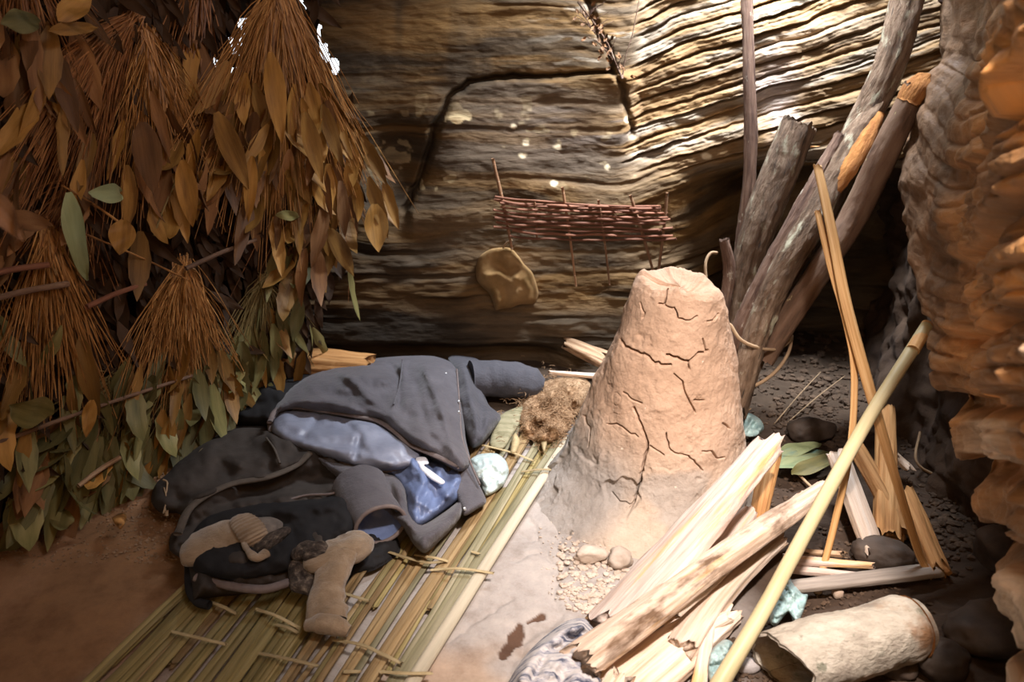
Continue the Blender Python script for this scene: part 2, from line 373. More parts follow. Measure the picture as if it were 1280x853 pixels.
# right hand boulder wall, overhanging the floor
def build_right():
    E = [(1118, -150, 2.95), (1182, 0, 2.9), (1162, 100, 2.85), (1138, 180, 2.78), (1140, 250, 2.62), (1150, 340, 2.45), (1163, 400, 2.35), (1182, 470, 2.22), (1205, 530, 2.1), (1232, 600, 1.98), (1256, 680, 1.88), (1290, 750, 1.8)]
    ev = np.array([PD(*q) for q in E])
    ev[0, 2] = 2.6
    Nn = []
    for k, (px, py, d) in enumerate(E):
        q = PD(1330, py if k else -150, 1.32+.10*np.interp(k, [0, 11], [0, 1])); 
        if k == 0: q[2] = 2.6
        Nn.append(q)
    Nn = np.array(Nn); Nn[-1] = [1.0, 1.25, .30]
    M_ = np.array([[.86+.25*(1-v[2]/2), -1.1, v[2]] for v in Nn]); Bh = ev+np.array([.75, .85, .0]); Bm = ev+np.array([.16, .22, 0])
    nv = 330; tcol = np.linspace(0, 11, nv)
    def col(A): return catmull(A, nv)
    Bh, Bm, ev, Nn, M_ = [col(A) for A in (Bh, Bm, ev, Nn, M_)]
    mid = (ev*.5+Nn*.5)+np.array([.03, .03, 0]); 
    # underside rows: go down to the floor behind the overhang
    us = np.concatenate([np.linspace(0, 1, 24), np.linspace(1, 2, 30)[1:], np.linspace(2, 4, 230)[1:], np.linspace(4, 5, 60)[1:]])
    rows = []
    K = np.stack([Bh, Bm, ev, mid, Nn, M_])
    for u in us:
        i = min(int(u), 4); f = u-i; rows.append(K[i]*(1-f)+K[i+1]*f)
    P = np.array(rows); nu = len(us)
    # round the leading edge
    tail = P[:, -1].copy()
    ext = []
    for f in np.linspace(0, 1, 30)[1:]:
        q = tail.copy(); q[:, 2] = tail[:, 2]*(1-f)-.08*f; q[:, 0] += .5*math.sin(f*math.pi/2)**1.0*np.clip((us-1.2), 0, 1)+.15*f; ext.append(q)
    P = np.concatenate([P, np.stack(ext, 1)], 1); nv2 = P.shape[1]
    T1 = np.gradient(P, axis=0); T2 = np.gradient(P, axis=1); Nr = np.cross(T1, T2); Nr /= np.linalg.norm(Nr, axis=2)[..., None]+1e-9
    c = CAM+np.array([-.2, 1, -.6]); sgn = np.sign(((c-P)*Nr).sum(-1)); sgn = np.where(np.median(sgn[60:300]) > 0, 1, -1); Nr = Nr*sgn
    Yh = P[..., 1]; s = P[..., 2]-.42*(2.2-Yh)*sm(2.6, 1.4, Yh)*1.0-.10*(P[..., 0])
    warp = .03*fbm(P*2.0, 3, 33); s = s+warp
    b1, pa = strata(s, Yh, .19, 31, .55); b2, pb = strata(s, Yh, .05, 37, .72); 
    lump = fbm(P*np.array([3.2, 3.2, 5]), 4, 41); lump2 = fbm(P*np.array([11, 11, 16]), 4, 47)
    near = sm(2.4, 1.7, Yh)
    m2 = sm(-.2, .4, fbm(P*2.5, 3, 61)); D = (.015+.085*near)*(b1-.4)+(.010+.020*near)*b2*m2+.06*lump+.017*lump2*(1+near)+.022*near*np.abs(fbm(P*np.array([16, 16, 30]), 4, 49))
    fade = sm(0, .35, us)[:, None]
    P2 = P+Nr*(D*fade)[..., None]
    brown = np.array([.30, .17, .085]); org = np.array([.62, .32, .11]); dk = np.array([.12, .075, .045]); pale = np.array([.66, .56, .45])
    def blend(W, c, a): return W*(1-a[..., None])+np.array(c)*a[..., None]
    n = fbm(P*np.array([3, 3, 6]), 4, 55)*.5+.5
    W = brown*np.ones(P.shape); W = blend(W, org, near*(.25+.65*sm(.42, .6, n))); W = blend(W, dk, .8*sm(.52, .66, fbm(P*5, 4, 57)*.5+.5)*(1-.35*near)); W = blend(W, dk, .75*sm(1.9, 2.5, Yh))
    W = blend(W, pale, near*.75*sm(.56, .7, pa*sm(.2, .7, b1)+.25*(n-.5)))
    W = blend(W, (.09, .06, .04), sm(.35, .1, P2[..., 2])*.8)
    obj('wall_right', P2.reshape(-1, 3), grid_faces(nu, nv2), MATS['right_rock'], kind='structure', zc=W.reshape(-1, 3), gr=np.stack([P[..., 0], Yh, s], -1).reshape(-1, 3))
build_right()

# dark corner rock behind the firewood, low on the right
def build_low():
    V0 = np.array([[1.72, 3.9], [1.58, 3.35], [1.46, 2.8], [1.38, 2.3], [1.40, 1.8], [1.5, 1.2], [1.6, -.9]])
    xy = catmull(np.c_[V0, np.zeros(7)], 220)[:, :2]; zs = np.linspace(-.1, 1.9, 170)
    P = np.zeros((220, 170, 3)); P[..., 0] = xy[:, None, 0]; P[..., 1] = xy[:, None, 1]; P[..., 2] = zs
    P[..., 0] += .16*fbm(P*3, 6, 81)+.03*fbm(P*12, 4, 82)+.02*strata(P[..., 2]+.1*P[..., 1], P[..., 1], .08, 5)[0]*sm(-.1,.3,fbm(P*2,2,4))+.10*sm(2.6, 2.2, P[..., 1])*sm(1.4, 1.9, P[..., 1])
    W = np.array([.060, .036, .022])*np.ones(P.shape)*(1+.5*fbm(P*np.array([3, 3, 12]), 4, 9))[..., None]
    obj('trim_1', P.reshape(-1, 3), grid_faces(220, 170), MATS['earth'], kind='structure', zc=np.clip(W, .02, 1).reshape(-1, 3))
build_low()

# ------------------------------------------------------------ left: plan of the leaf screen
SCR = np.array([[-3.2, -.2], [-2.15, 1.0], [-1.52, 2.05], [-1.02, 3.0], [-.62, 3.32], [-.36, 3.38], [.4, 3.42]])
def scr(px, py, off=0.0):
    """point of the screen surface under a pixel direction, moved off metres towards the camera"""
    r = ray(px, py); best = None
    for a, b in zip(SCR[:-1], SCR[1:]):
        M2 = np.array([[r[0], -(b-a)[0]], [r[1], -(b-a)[1]]])
        if abs(np.linalg.det(M2)) < 1e-9: continue
        t, u = np.linalg.solve(M2, a-CAM[:2])
        if t > 0 and -1e-6 <= u <= 1+1e-6: best = t; break
    if best is None: best = 3.4/r[1]
    return CAM+r*(best-off)
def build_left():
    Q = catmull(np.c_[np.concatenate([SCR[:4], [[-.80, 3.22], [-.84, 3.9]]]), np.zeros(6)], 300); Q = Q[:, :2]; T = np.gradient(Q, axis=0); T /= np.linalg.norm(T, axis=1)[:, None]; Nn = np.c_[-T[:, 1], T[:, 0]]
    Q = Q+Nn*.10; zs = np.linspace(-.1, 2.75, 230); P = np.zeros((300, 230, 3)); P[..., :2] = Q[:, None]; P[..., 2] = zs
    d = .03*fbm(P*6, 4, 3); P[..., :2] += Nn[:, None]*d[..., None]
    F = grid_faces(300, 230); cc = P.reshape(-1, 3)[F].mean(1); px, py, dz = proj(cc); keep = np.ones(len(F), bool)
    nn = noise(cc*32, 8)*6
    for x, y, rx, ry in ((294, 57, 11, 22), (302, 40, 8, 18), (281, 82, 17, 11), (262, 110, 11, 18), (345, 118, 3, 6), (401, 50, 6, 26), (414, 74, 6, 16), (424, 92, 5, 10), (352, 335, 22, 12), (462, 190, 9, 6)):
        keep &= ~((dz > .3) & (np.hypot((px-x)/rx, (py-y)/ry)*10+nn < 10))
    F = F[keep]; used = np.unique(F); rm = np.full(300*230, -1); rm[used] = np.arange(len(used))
    V = P.reshape(-1, 3)[used]; obj('screen_backing', V, rm[F], MATS['backing_dark'], kind='structure')  # dark sheet added behind the leaves to block light except at the holes
build_left()

def build_shell():
    # roof rock with the back gap and a round gap added above the spot
    xs = np.linspace(-3.4, 2.4, 90); ys = np.linspace(-1.4, 4.3, 90); X, Y = np.meshgrid(xs, ys, indexing='ij')
    Z = 2.62+.10*fbm(np.stack([X*1.5, Y*1.5, X*0], -1), 4, 6); F = grid_faces(90, 90); P = np.stack([X, Y, Z], -1).reshape(-1, 3); c = P[F].mean(1)
    gap = (c[:, 0] > .1) & (c[:, 0] < 1.15) & (c[:, 1] > 2.75) & (c[:, 1] < 3.45) | (np.hypot(c[:, 0]-.62, c[:, 1]-.84) < .36)
    obj('ceiling', P, F[~gap], MATS['roof_rock'], kind='structure')
    xs = np.linspace(-3.4, 2.4, 60); zs = np.linspace(-.1, 2.8, 40); X, Z = np.meshgrid(xs, zs, indexing='ij'); Y = -1.0-.1*fbm(np.stack([X*1.5, Z*1.5, X*0], -1), 4, 16)
    obj('entrance_block', np.stack([X, Y, Z], -1).reshape(-1, 3), grid_faces(60, 40), MATS['roof_rock'], kind='structure')  # unseen wall added across the entrance to keep sky light out
    ys = np.linspace(-1.4, 4.0, 60); Y, Z = np.meshgrid(ys, zs, indexing='ij')
    obj('trim_2', np.stack([Y*0+2.25+.1*fbm(np.stack([Y, Z, Z*0], -1), 3, 1), Y, Z], -1).reshape(-1, 3), grid_faces(60, 40), MATS['roof_rock'], kind='structure')
build_shell()
# ------------------------------------------------------------ object materials
mat('clay', [(.68, .64, .60), (.95, .93, .90), (1.15, 1.15, 1.15)], sc=(7, 7, 7), detail=12, rough=.92, bump=.8, bsc=(90, 90, 90), bdist=.005, var=0, rgh=.78, vc=True, spots2=((.70, .58, .46), (34, 34, 34), .70, .03))
mat('clay_crumb', [(.40, .31, .24), (.58, .48, .4)], sc=(20, 20, 20), rough=.95, bump=.5, bsc=(90, 90, 90), bdist=.004)
mat('stone_grey', [(.30, .27, .26), (.48, .43, .41)], sc=(14, 14, 20), rough=.85, bump=.5, bsc=(60, 60, 60), bdist=.004, spots=((.62, .58, .54), (20, 20, 20), .62, .08))
mat('stone_dark', [(.035, .024, .018), (.10, .07, .052)], sc=(12, 12, 12), rough=.6, bump=.4, bsc=(40, 40, 40), bdist=.004)
mat('pebble', [(.40, .29, .21), (.55, .42, .32)], sc=(30, 30, 30), rough=.8, bump=.3)
mat('wood_pale', [(.50, .34, .22), (.70, .54, .42), (.80, .68, .57)], sc=(4, 80, 80), detail=8, rough=.75, bump=.9, bsc=(9, 330, 330), bdist=.003, spots=((.66, .42, .22), (2, 30, 30), .58, .15))
mat('wood_pink', [(.46, .33, .26), (.66, .51, .43), (.78, .66, .58)], sc=(4, 75, 75), detail=8, rough=.78, bump=.9, bsc=(9, 330, 330), bdist=.003, spots=((.76, .45, .2), (2.2, 22, 22), .56, .10), spots2=((.40, .30, .27), (3.5, 14, 14), .62, .10))
mat('wood_orange', [(.32, .14, .045), (.52, .255, .09), (.64, .36, .15)], sc=(5, 90, 90), detail=8, rough=.7, bump=.9, bsc=(9, 330, 330), bdist=.003)
mat('wood_brown', [(.20, .11, .06), (.42, .26, .15), (.60, .42, .27)], sc=(5, 90, 90), detail=8, rough=.8, bump=.9, bsc=(9, 300, 300), bdist=.004, spots=((.10, .06, .04), (6, 20, 20), .60, .12))
mat('wood_grey', [(.20, .16, .13), (.36, .30, .25)], sc=(4, 60, 60), rough=.85, bump=.5, bdist=.003)
mat('bark_brown', [(.06, .03, .02), (.145, .08, .052), (.25, .155, .105)], sc=(7, 80, 80), detail=9, rough=.85, bump=1, bsc=(16, 200, 200), bdist=.010, spots=((.42, .36, .27), (16, 40, 40), .62, .06))
mat('bark_grey', [(.06, .035, .02), (.15, .092, .055), (.26, .18, .12)], sc=(14, 60, 60), detail=9, rough=.85, bump=1, bsc=(45, 170, 170), bdist=.010, spots=((.36, .33, .23), (11, 24, 24), .57, .10), spots2=((.045, .03, .02), (9, 70, 70), .62, .05))
mat('bark_dark', [(.07, .04, .025), (.16, .09, .055), (.22, .14, .09)], sc=(7, 30, 30), detail=7, rough=.7, bump=.7, bsc=(20, 60, 60), bdist=.005, spots=((.40, .32, .16), (24, 50, 50), .68, .04))
mat('rot_wood', [(.22, .08, .02), (.42, .18, .05)], sc=(14, 60, 60), rough=.9, bump=1, bsc=(30, 90, 90), bdist=.01)
mat('bark_roll', [(.30, .25, .20), (.47, .41, .33), (.60, .54, .45)], sc=(14, 22, 22), detail=11, rough=.8, bump=1, bsc=(50, 90, 90), bdist=.008, var=0, spots=((.24, .23, .17), (22, 22, 22), .60, .08), spots2=((.30, .16, .08), (5, 5, 5), .56, .14))
mat('cane_pale', [(.55, .46, .26), (.72, .62, .40)], sc=(3, 40, 40), rough=.5, bump=.2, bdist=.002)
mat('cane_yellow', [(.44, .35, .17), (.62, .52, .31)], sc=(3, 40, 40), rough=.45, bump=.2, bdist=.002)
mat('cane_split', [(.42, .20, .06), (.62, .34, .13), (.74, .47, .22)], sc=(3, 120, 120), rough=.6, bump=.5, bdist=.002)
mat('bamboo_olive', [(.13, .10, .035), (.26, .20, .08), (.34, .27, .13)], sc=(3, 60, 60), rough=.6, bump=.45, bsc=(5, 220, 220), bdist=.002, var=.28)
mat('bamboo_brown', [(.13, .08, .032), (.27, .18, .085), (.37, .27, .14)], sc=(3, 60, 60), rough=.6, bump=.45, bsc=(5, 220, 220), bdist=.002, var=.28)
mat('bamboo_green', [(.14, .125, .065), (.25, .22, .13), (.35, .30, .20)], sc=(3, 60, 60), rough=.6, bump=.45, bsc=(5, 220, 220), bdist=.002, var=.25)
mat('bamboo_grey', [(.38, .33, .24), (.55, .48, .36)], sc=(3, 60, 60), rough=.6, bump=.35, bsc=(5, 220, 220), bdist=.002, var=.1)
mat('tie', [(.30, .22, .11), (.46, .36, .20)], sc=(30, 60, 60), rough=.6, bump=.3, var=.2)
mat('jacket_cloth', [(.072, .064, .072), (.108, .098, .108)], sc=(9, 9, 9), rough=.78, bump=.6, bsc=(22, 22, 22), bdist=.014, sheen=.15, var=0)
mat('jacket_dark', [(.048, .046, .055), (.075, .07, .08)], sc=(9, 9, 9), rough=.8, bump=.6, bsc=(22, 22, 22), bdist=.014, sheen=.1, var=0)
mat('jacket_trim', [(.13, .10, .095), (.20, .155, .14)], sc=(40, 40, 40), rough=.8, bump=.4, bdist=.002, var=0)
mat('lining', [(.125, .165, .30), (.19, .24, .40)], sc=(10, 10, 10), rough=.36, bump=.35, bsc=(26, 26, 26), bdist=.008, spec=.5, var=0)
mat('lining_grey', [(.20, .21, .27), (.30, .31, .38)], sc=(10, 10, 10), rough=.42, bump=.35, bsc=(26, 26, 26), bdist=.008, spec=.5, var=0)
mat('black_cloth', [(.010, .009, .010), (.020, .018, .018)], sc=(12, 12, 12), rough=.9, bump=.3, bdist=.004, var=.1)
mat('charcoal_cloth', [(.034, .026, .021), (.060, .047, .039)], sc=(12, 12, 12), rough=.9, bump=.4, bdist=.005, var=.05)
mat('hem_brown', [(.075, .058, .045), (.12, .095, .075)], sc=(30, 30, 30), rough=.9, bump=.4, var=0)
mat('sock', [(.16, .105, .062), (.265, .185, .115), (.37, .27, .18)], sc=(16, 16, 16), detail=8, rough=.95, bump=.8, bsc=(160, 160, 160), bdist=.004, sheen=.4, var=.06)
mat('sock_grey', [(.12, .10, .085), (.22, .18, .15)], sc=(30, 30, 30), rough=.95, bump=.8, bsc=(160, 160, 160), bdist=.004, var=0)
mat('wood_knot', [(.40, .27, .18), (.60, .45, .34), (.72, .59, .48)], sc=(4, 80, 80), detail=8, rough=.78, bump=.9, bsc=(9, 330, 330), bdist=.003, spots=((.14, .08, .045), (4.5, 11, 11), .49, .12), spots2=((.70, .42, .18), (2, 20, 20), .6, .12))
mat('sock_fleece', [(.03, .022, .018), (.10, .075, .06), (.34, .27, .2)], sc=(60, 60, 60), detail=8, rough=1, bump=1, bsc=(160, 160, 160), bdist=.01, lo=.36, hi=.75, var=0)
mat('hat', [(.20, .115, .04), (.30, .175, .07), (.36, .22, .10)], sc=(10, 10, 10), rough=.95, bump=.5, bsc=(120, 120, 120), bdist=.003, var=0)
mat('film', [(.42, .52, .50), (.62, .70, .68)], sc=(26, 26, 26), rough=.35, bump=.6, bsc=(40, 40, 40), bdist=.010, spec=.5, var=0)
mat('film_teal', [(.20, .32, .32), (.42, .54, .52)], sc=(20, 20, 20), rough=.35, bump=.8, bsc=(30, 30, 30), bdist=.01, spec=.5)
mat('rag', [(.07, .08, .12), (.36, .35, .38), (.56, .52, .50)], sc=(16, 60, 16), detail=5, rough=.85, bump=.6, bdist=.006, lo=.38, hi=.55, var=0)
mat('white_tag', [(.70, .70, .74), (.80, .80, .83)], sc=(9, 9, 9), rough=.6, bump=0, var=0)
mat('ink', [(.25, .25, .3), (.25, .25, .3)], bump=0, var=0)
mat('metal', [(.5, .5, .5), (.6, .6, .6)], rough=.25, bump=0, spec=1, var=0)
mat('fibre', [(.18, .095, .045), (.36, .22, .12), (.48, .32, .19)], sc=(30, 30, 30), rough=.95, bump=.6, bdist=.01, var=0)
mat('vine', [(.26, .16, .09), (.42, .29, .17)], sc=(20, 40, 40), rough=.8, bump=.4)
mat('rack_wood', [(.12, .045, .025), (.24, .10, .055)], sc=(8, 60, 60), rough=.7, bump=.4, spots=((.44, .33, .23), (26, 8, 8), .68, .04), var=.3)
mat('rack_post', [(.22, .10, .05), (.34, .19, .10)], sc=(8, 60, 60), rough=.7, bump=.4, spots=((.60, .50, .36), (60, 8, 8), .60, .05), var=.3)
mat('leaf_ochre', [(.12, .055, .012), (.27, .135, .030), (.38, .20, .05)], sc=(4, 30, 30), rough=.55, bump=.5, bsc=(3, 120, 60), bdist=.003, var=.45)
mat('leaf_brown', [(.08, .036, .014), (.18, .082, .030), (.26, .13, .05)], sc=(4, 30, 30), rough=.6, bump=.5, bsc=(3, 120, 60), bdist=.003, var=.45)
mat('leaf_shade', [(.025, .013, .006), (.075, .036, .015)], sc=(4, 30, 30), rough=.7, bump=.3, var=0)  # leaf brown darkened to paint the shade between leaves
mat('leaf_olive', [(.07, .066, .024), (.15, .13, .045), (.22, .18, .07)], sc=(4, 30, 30), rough=.55, bump=.5, bsc=(3, 120, 60), bdist=.003, var=.40)
mat('leaf_fresh', [(.22, .26, .13), (.36, .40, .22)], sc=(4, 30, 30), rough=.5, bump=.5, bsc=(3, 120, 60), bdist=.002, var=.2)
mat('leaf_green', [(.12, .17, .09), (.27, .30, .16), (.10, .20, .19)], sc=(5, 30, 30), rough=.5, bump=.5, bsc=(3, 120, 60), bdist=.002, var=.1)
mat('stem_orange', [(.10, .04, .010), (.34, .155, .045), (.58, .31, .11)], sc=(8, 30, 30), rough=.45, bump=.2, var=.1, lo=.35, hi=.65)
mat('stem_red', [(.06, .024, .010), (.24, .095, .032), (.42, .20, .07)], sc=(8, 30, 30), lo=.35, hi=.65, rough=.45, bump=.2, var=.1)
mat('stem_olive', [(.12, .085, .03), (.27, .19, .07)], sc=(8, 30, 30), rough=.6, bump=.2, var=.1)
MT = MATS

# ------------------------------------------------------------ clay mound
MX, MY = .487, 2.45
CR = [[(776, 425), (781, 433), (795, 440), (810, 446), (817, 455), (838, 458)], [(833, 446), (848, 450), (864, 455), (872, 447), (887, 440)], [(864, 455), (864, 464)],
      [(823, 381), (829, 383), (832, 370), (831, 360)], [(829, 383), (842, 388), (848, 400), (864, 401), (872, 397)], [(790, 512), (798, 531), (806, 552), (808, 565), (805, 578), (802, 592), (795, 615), (786, 640)],
      [(833, 545), (836, 562), (845, 569), (862, 572), (872, 582), (880, 590)], [(779, 491), (790, 502), (800, 506)], [(756, 532), (770, 534), (782, 541), (795, 549)], [(843, 470), (855, 480), (862, 500), (873, 520)],
      [(871, 504), (884, 504)], [(728, 520), (732, 540), (731, 560)], [(898, 390), (892, 400), (884, 401)], [(800, 380), (806, 390), (803, 396)], [(880, 566), (890, 565), (898, 575), (905, 572)], [(812, 560), (830, 572)],
      [(905, 530), (912, 536)], [(760, 620), (770, 632), (790, 634)], [(880, 425), (884, 440)]]
def build_mound():
    nt = 760; nh = 370; th = np.linspace(0, 2*math.pi, nt, endpoint=False); th = th-.55*np.sin(th)-math.pi/2
    hh = np.concatenate([[-.03], np.linspace(0, .705, nh)]); 
    rr = np.interp(hh, [-.03, 0, .03, .08, .15, .3, .42, .5, .6, .66, .69, .705], [.385, .35, .322, .30, .277, .243, .212, .188, .158, .142, .133, .122])
    H, TH = np.meshgrid(hh, th, indexing='ij'); R = rr[:, None]*np.ones_like(TH)
    # wider foot towards the viewer's left, flatter right side
    R = R*(1+.05*np.cos(TH-math.pi)*sm(.6, .1, H))+.05*sm(.12, 0, H)*np.clip(np.cos(TH+2.1), 0, 1)
    cx = MX+.012*np.interp(H, [0, .7], [-1, 1.2])
    P0 = np.stack([cx+R*np.cos(TH), MY+R*np.sin(TH), H], -1)
    R = R+.022*fbm(P0*4, 4, 2)+.009*fbm(P0*13, 4, 5)+.0028*fbm(P0*45, 3, 8)
    px, py, dz = proj(P0); front = np.sin(TH) < .35
    rp = fbm(P0*np.array([6, 6, 8]), 3, 71); rid = np.abs(rp); R = R-.003*np.exp(-(rid/.006)**2)*sm(.1, .4, fbm(P0*3, 2, 5)+.1)-.004*sm(.25, .6, fbm(P0*20, 4, 51))
    for k, c in enumerate(CR):
        d = seg_dist(px, py, wobble(c, 1.6, 4.5, 30+k)); w = 1.25 if k in (0, 1, 5) else .8
        R = R-np.where(front, (.026 if k < 6 else .016)*np.exp(-(d/w)**2), 0)
    # flaking patches at the foot
    fl = sm(.12, .2, fbm(P0*9, 3, 15))*sm(.24, .12, H); R = R-.012*fl
    # crumbling lip
    Hz = H+.018*fbm(np.stack([np.cos(TH)*2.2, np.sin(TH)*2.2, H*0], -1), 5, 25)*sm(.5, .7, H)-.012*sm(.6, .71, H)*(np.cos(TH)+.3)
    V = np.stack([cx+R*np.cos(TH), MY+R*np.sin(TH), Hz], -1)
    rings = []
    for k, (f, dz_) in enumerate(((.94, .006), (.87, .006), (.78, .000), (.66, -.008), (.5, -.012), (.32, -.014), (.15, -.014), (.02, -.014))):
        q = V[-1].copy(); c0 = q.mean(0); q[:, :2] = c0[:2]+(q[:, :2]-c0[:2])*f; q[:, 2] = q[:, 2]+dz_+.016*fbm(q*26, 4, 3); rings.append(q)
    V = np.concatenate([V, np.array(rings)]); n = V.shape[0]
    c = np.array([.50, .335, .235])*np.ones(V.shape); a = sm(.42, .05, V[..., 2]+.10*fbm(V*5, 4, 7))[..., None]; c = c*(1-a)+np.array([.56, .45, .36])*a
    a = (sm(.0, .3, fbm(V*np.array([4, 4, 7]), 4, 17))*sm(.4, .1, V[..., 2])*.8)[..., None]; c = c*(1-a)+np.array([.42, .37, .33])*a
    a = (sm(.30, .18, np.hypot(V[..., 0]-.16, V[..., 1]-2.35)))[..., None]*sm(.3, .1, V[..., 2])[..., None]; c = c*(1-a)+np.array([.36, .325, .30])*a
    o = obj('clay_mound', V.reshape(-1, 3), grid_faces(n, nt, True), MT['clay'], zc=c.reshape(-1, 3), origin=(MX, MY, 0), label='tall tapering mound of dried cracked clay in the middle of the floor', cat='mound')
    return o
mound = build_mound()

# ------------------------------------------------------------ generic rock
ico_cache = {}
def ico(n):
    if n not in ico_cache:
        import bmesh
        b = bmesh.new(); bmesh.ops.create_icosphere(b, subdivisions=n, radius=1); b.verts.ensure_lookup_table()
        ico_cache[n] = (np.array([tuple(v.co) for v in b.verts]), [tuple(v.index for v in f.verts) for f in b.faces]); b.free()
    return ico_cache[n]
def rock(name, P, size, m, label, cat='stone', group=None, seed=0, n=4, rot=0, ang=.25, parent=None, sink=.25):
    v, f = ico(n); v = v.copy(); d = fbm(v*1.3+seed*3.1, 4, seed)*ang+.10*np.abs(fbm(v*4+seed, 4, seed+1))+.03*fbm(v*11+seed, 3, seed+2)
    # cut facets
    rr = np.random.RandomState(seed)
    for _ in range(7):
        a = rr.normal(size=3); a /= np.linalg.norm(a); h = rr.uniform(.72, .92); s = v@a; v = v-np.clip(s-h, 0, None)[:, None]*a*.85
    v = v*(1+d[:, None]); v = v*np.array(size); c, s = math.cos(rot), math.sin(rot); v = v@np.array([[c, s, 0], [-s, c, 0], [0, 0, 1]])
    P = np.array(P, float); V = v+P+np.array([0, 0, size[2]*(1-sink)])
    return obj(name, V, f, MT[m] if isinstance(m, str) else m, parent=parent, label=label, cat=cat, group=group)
def G(px, py, dz=0.0):
    p = PF(px, py, 0.0); z = float(floor_z(p[0], p[1])); p = PF(px, py, z); p[2] += dz; return p

STN = [('rock', 768, 664, (.085, .05, .035), 'stone_grey', 'flat grey stone bedded against the foot of the clay mound', .3, -.25),
       ('rock', 838, 640, (.06, .045, .04), 'stone_grey', 'mottled grey stone between the mound foot and the pinkish plank', .3, .5),
       ('rock', 740, 700, (.05, .03, .025), 'clay_crumb', 'crumbly pale clod in front of the mound, above the grey rag', .4, 0),
       ('rock', 775, 705, (.04, .035, .03), 'clay_crumb', 'pale clod wedged beside the pinkish plank below the flat grey stone', .4, 1),
       ('pebble', 1047, 746, (.017, .015, .014), 'pebble', 'small round tan pebble between the grey board and the hollow log', .2, 0),
       ('pebble', 1102, 714, (.017, .016, .014), 'pebble', 'round brown pebble touching the upper side of the grey board', .2, 0),
       ('pebble', 1022, 742, (.012, .010, .009), 'pebble', 'tiny tan pebble left of the round pebble under the grey board', .2, 0),
       ('boulder', 1100, 702, (.085, .055, .045), 'stone_dark', 'smooth dark boulder behind the grey board below the upright split log', .3, -.4),
       ('boulder', 1175, 840, (.075, .055, .05), 'stone_dark', 'dark stone with a pale streak right of the hollow log end', .3, 0),
       ('boulder', 1120, 842, (.05, .035, .035), 'stone_dark', 'dark stone under the right half of the hollow log', .3, 0),
       ('boulder', 1250, 700, (.10, .08, .07), 'stone_dark', 'brown boulder at the right edge under the overhanging wall', .3, .5),
       ('boulder', 1245, 800, (.13, .10, .05), 'stone_dark', 'broad low dark slab in the bottom right corner', .2, .3),
       ('rock', 1012, 548, (.09, .06, .05), 'stone_dark', 'reddish dark lump of rock behind the green leaves right of the mound', .3, .2),
       ('rock', 912, 700, (.022, .018, .014), 'stone_grey', 'small grey stone showing in the gap between the two long planks', .3, 0),
       ('rock', 928, 688, (.018, .015, .012), 'stone_grey', 'smaller grey stone above another in the gap between the planks', .3, 0),
       ('rock', 935, 838, (.028, .02, .018), 'stone_grey', 'grey stone below the yellow pole at the bottom edge', .3, 0),
       ('rock', 160, 575, (.035, .03, .02), 'clay_crumb', 'tan clod on the earth left of the dark clothes', .3, 0),
       ('rock', 145, 600, (.05, .035, .018), 'clay_crumb', 'flat broken earth clod under the foot of the leaf screen', .3, .4),
       ('rock', 172, 590, (.03, .02, .015), 'clay_crumb', 'small earth clod just right of the flat broken clod', .3, .4)]
mat('earth_clod', [(.20, .12, .065), (.32, .20, .12)], sc=(20, 20, 20), rough=.95, bump=.5, bdist=.004)
for k, (nm, px, py, sz, m, lb, sk, ro) in enumerate(STN):
    if px < 300: m = 'earth_clod'
    rock(nm, G(px, py), sz, m, lb, seed=k+3, sink=.35, rot=ro, n=4 if sz[0] > .03 else 3)

mat('soil', [(.04, .024, .015), (.12, .075, .047)], sc=(30, 30, 30), rough=.95, bump=.6, bdist=.004)
def crumbs(name, m, spots, seed, label, cat):
    rr = np.random.RandomState(seed); parts = []; v, f = ico(1)
    for (cx, cy, rx, ry, n, s0, s1) in spots:
        for _ in range(n):
            a = rr.uniform(0, 2*math.pi); q = rr.uniform(0, 1)**.5; p = G(cx+rx*q*math.cos(a), cy+ry*q*math.sin(a)); s = rr.uniform(s0, s1)
            w = v*(1+.35*rr.uniform(-1, 1, v.shape))*s*np.array([1, .9, .6]); parts.append((w+p+[0, 0, s*.25], f, w+p))
    V, F, g = join(parts); return obj(name, V, F, MT[m], label=label, cat=cat, kind='stuff', gr=g, smooth=False, origin=tuple(V.mean(0)))
crumbs('clay_rubble', 'clay_crumb', [(740, 715, 45, 60, 420, .003, .011), (800, 660, 80, 22, 160, .003, .009), (745, 750, 30, 20, 90, .003, .008), (700, 690, 30, 60, 90, .002, .004), (910, 560, 30, 20, 120, .003, .012), (930, 660, 18, 50, 60, .004, .01)], 5, 'pale crumbs of broken clay around the foot of the mound', 'rubble')
crumbs('soil_rubble', 'soil', [(1010, 455, 110, 45, 260, .008, .022), (1040, 520, 80, 40, 160, .008, .020), (1180, 660, 50, 70, 120, .008, .020), (1060, 770, 110, 40, 380, .003, .008), (1000, 500, 130, 60, 380, .004, .012), (1170, 620, 70, 90, 420, .004, .012), (960, 600, 40, 50, 160, .003, .01), (960, 820, 60, 40, 240, .003, .009), (1060, 680, 60, 30, 160, .003, .009)], 6, 'dark crumbs of soil and grit among the firewood on the right', 'rubble')
crumbs('earth_rubble', 'earth_clod', [(190, 665, 70, 40, 520, .002, .006), (60, 690, 80, 22, 160, .002, .005), (170, 585, 50, 24, 130, .003, .009)], 7, 'loose crumbly brown earth left of the clothes', 'rubble')

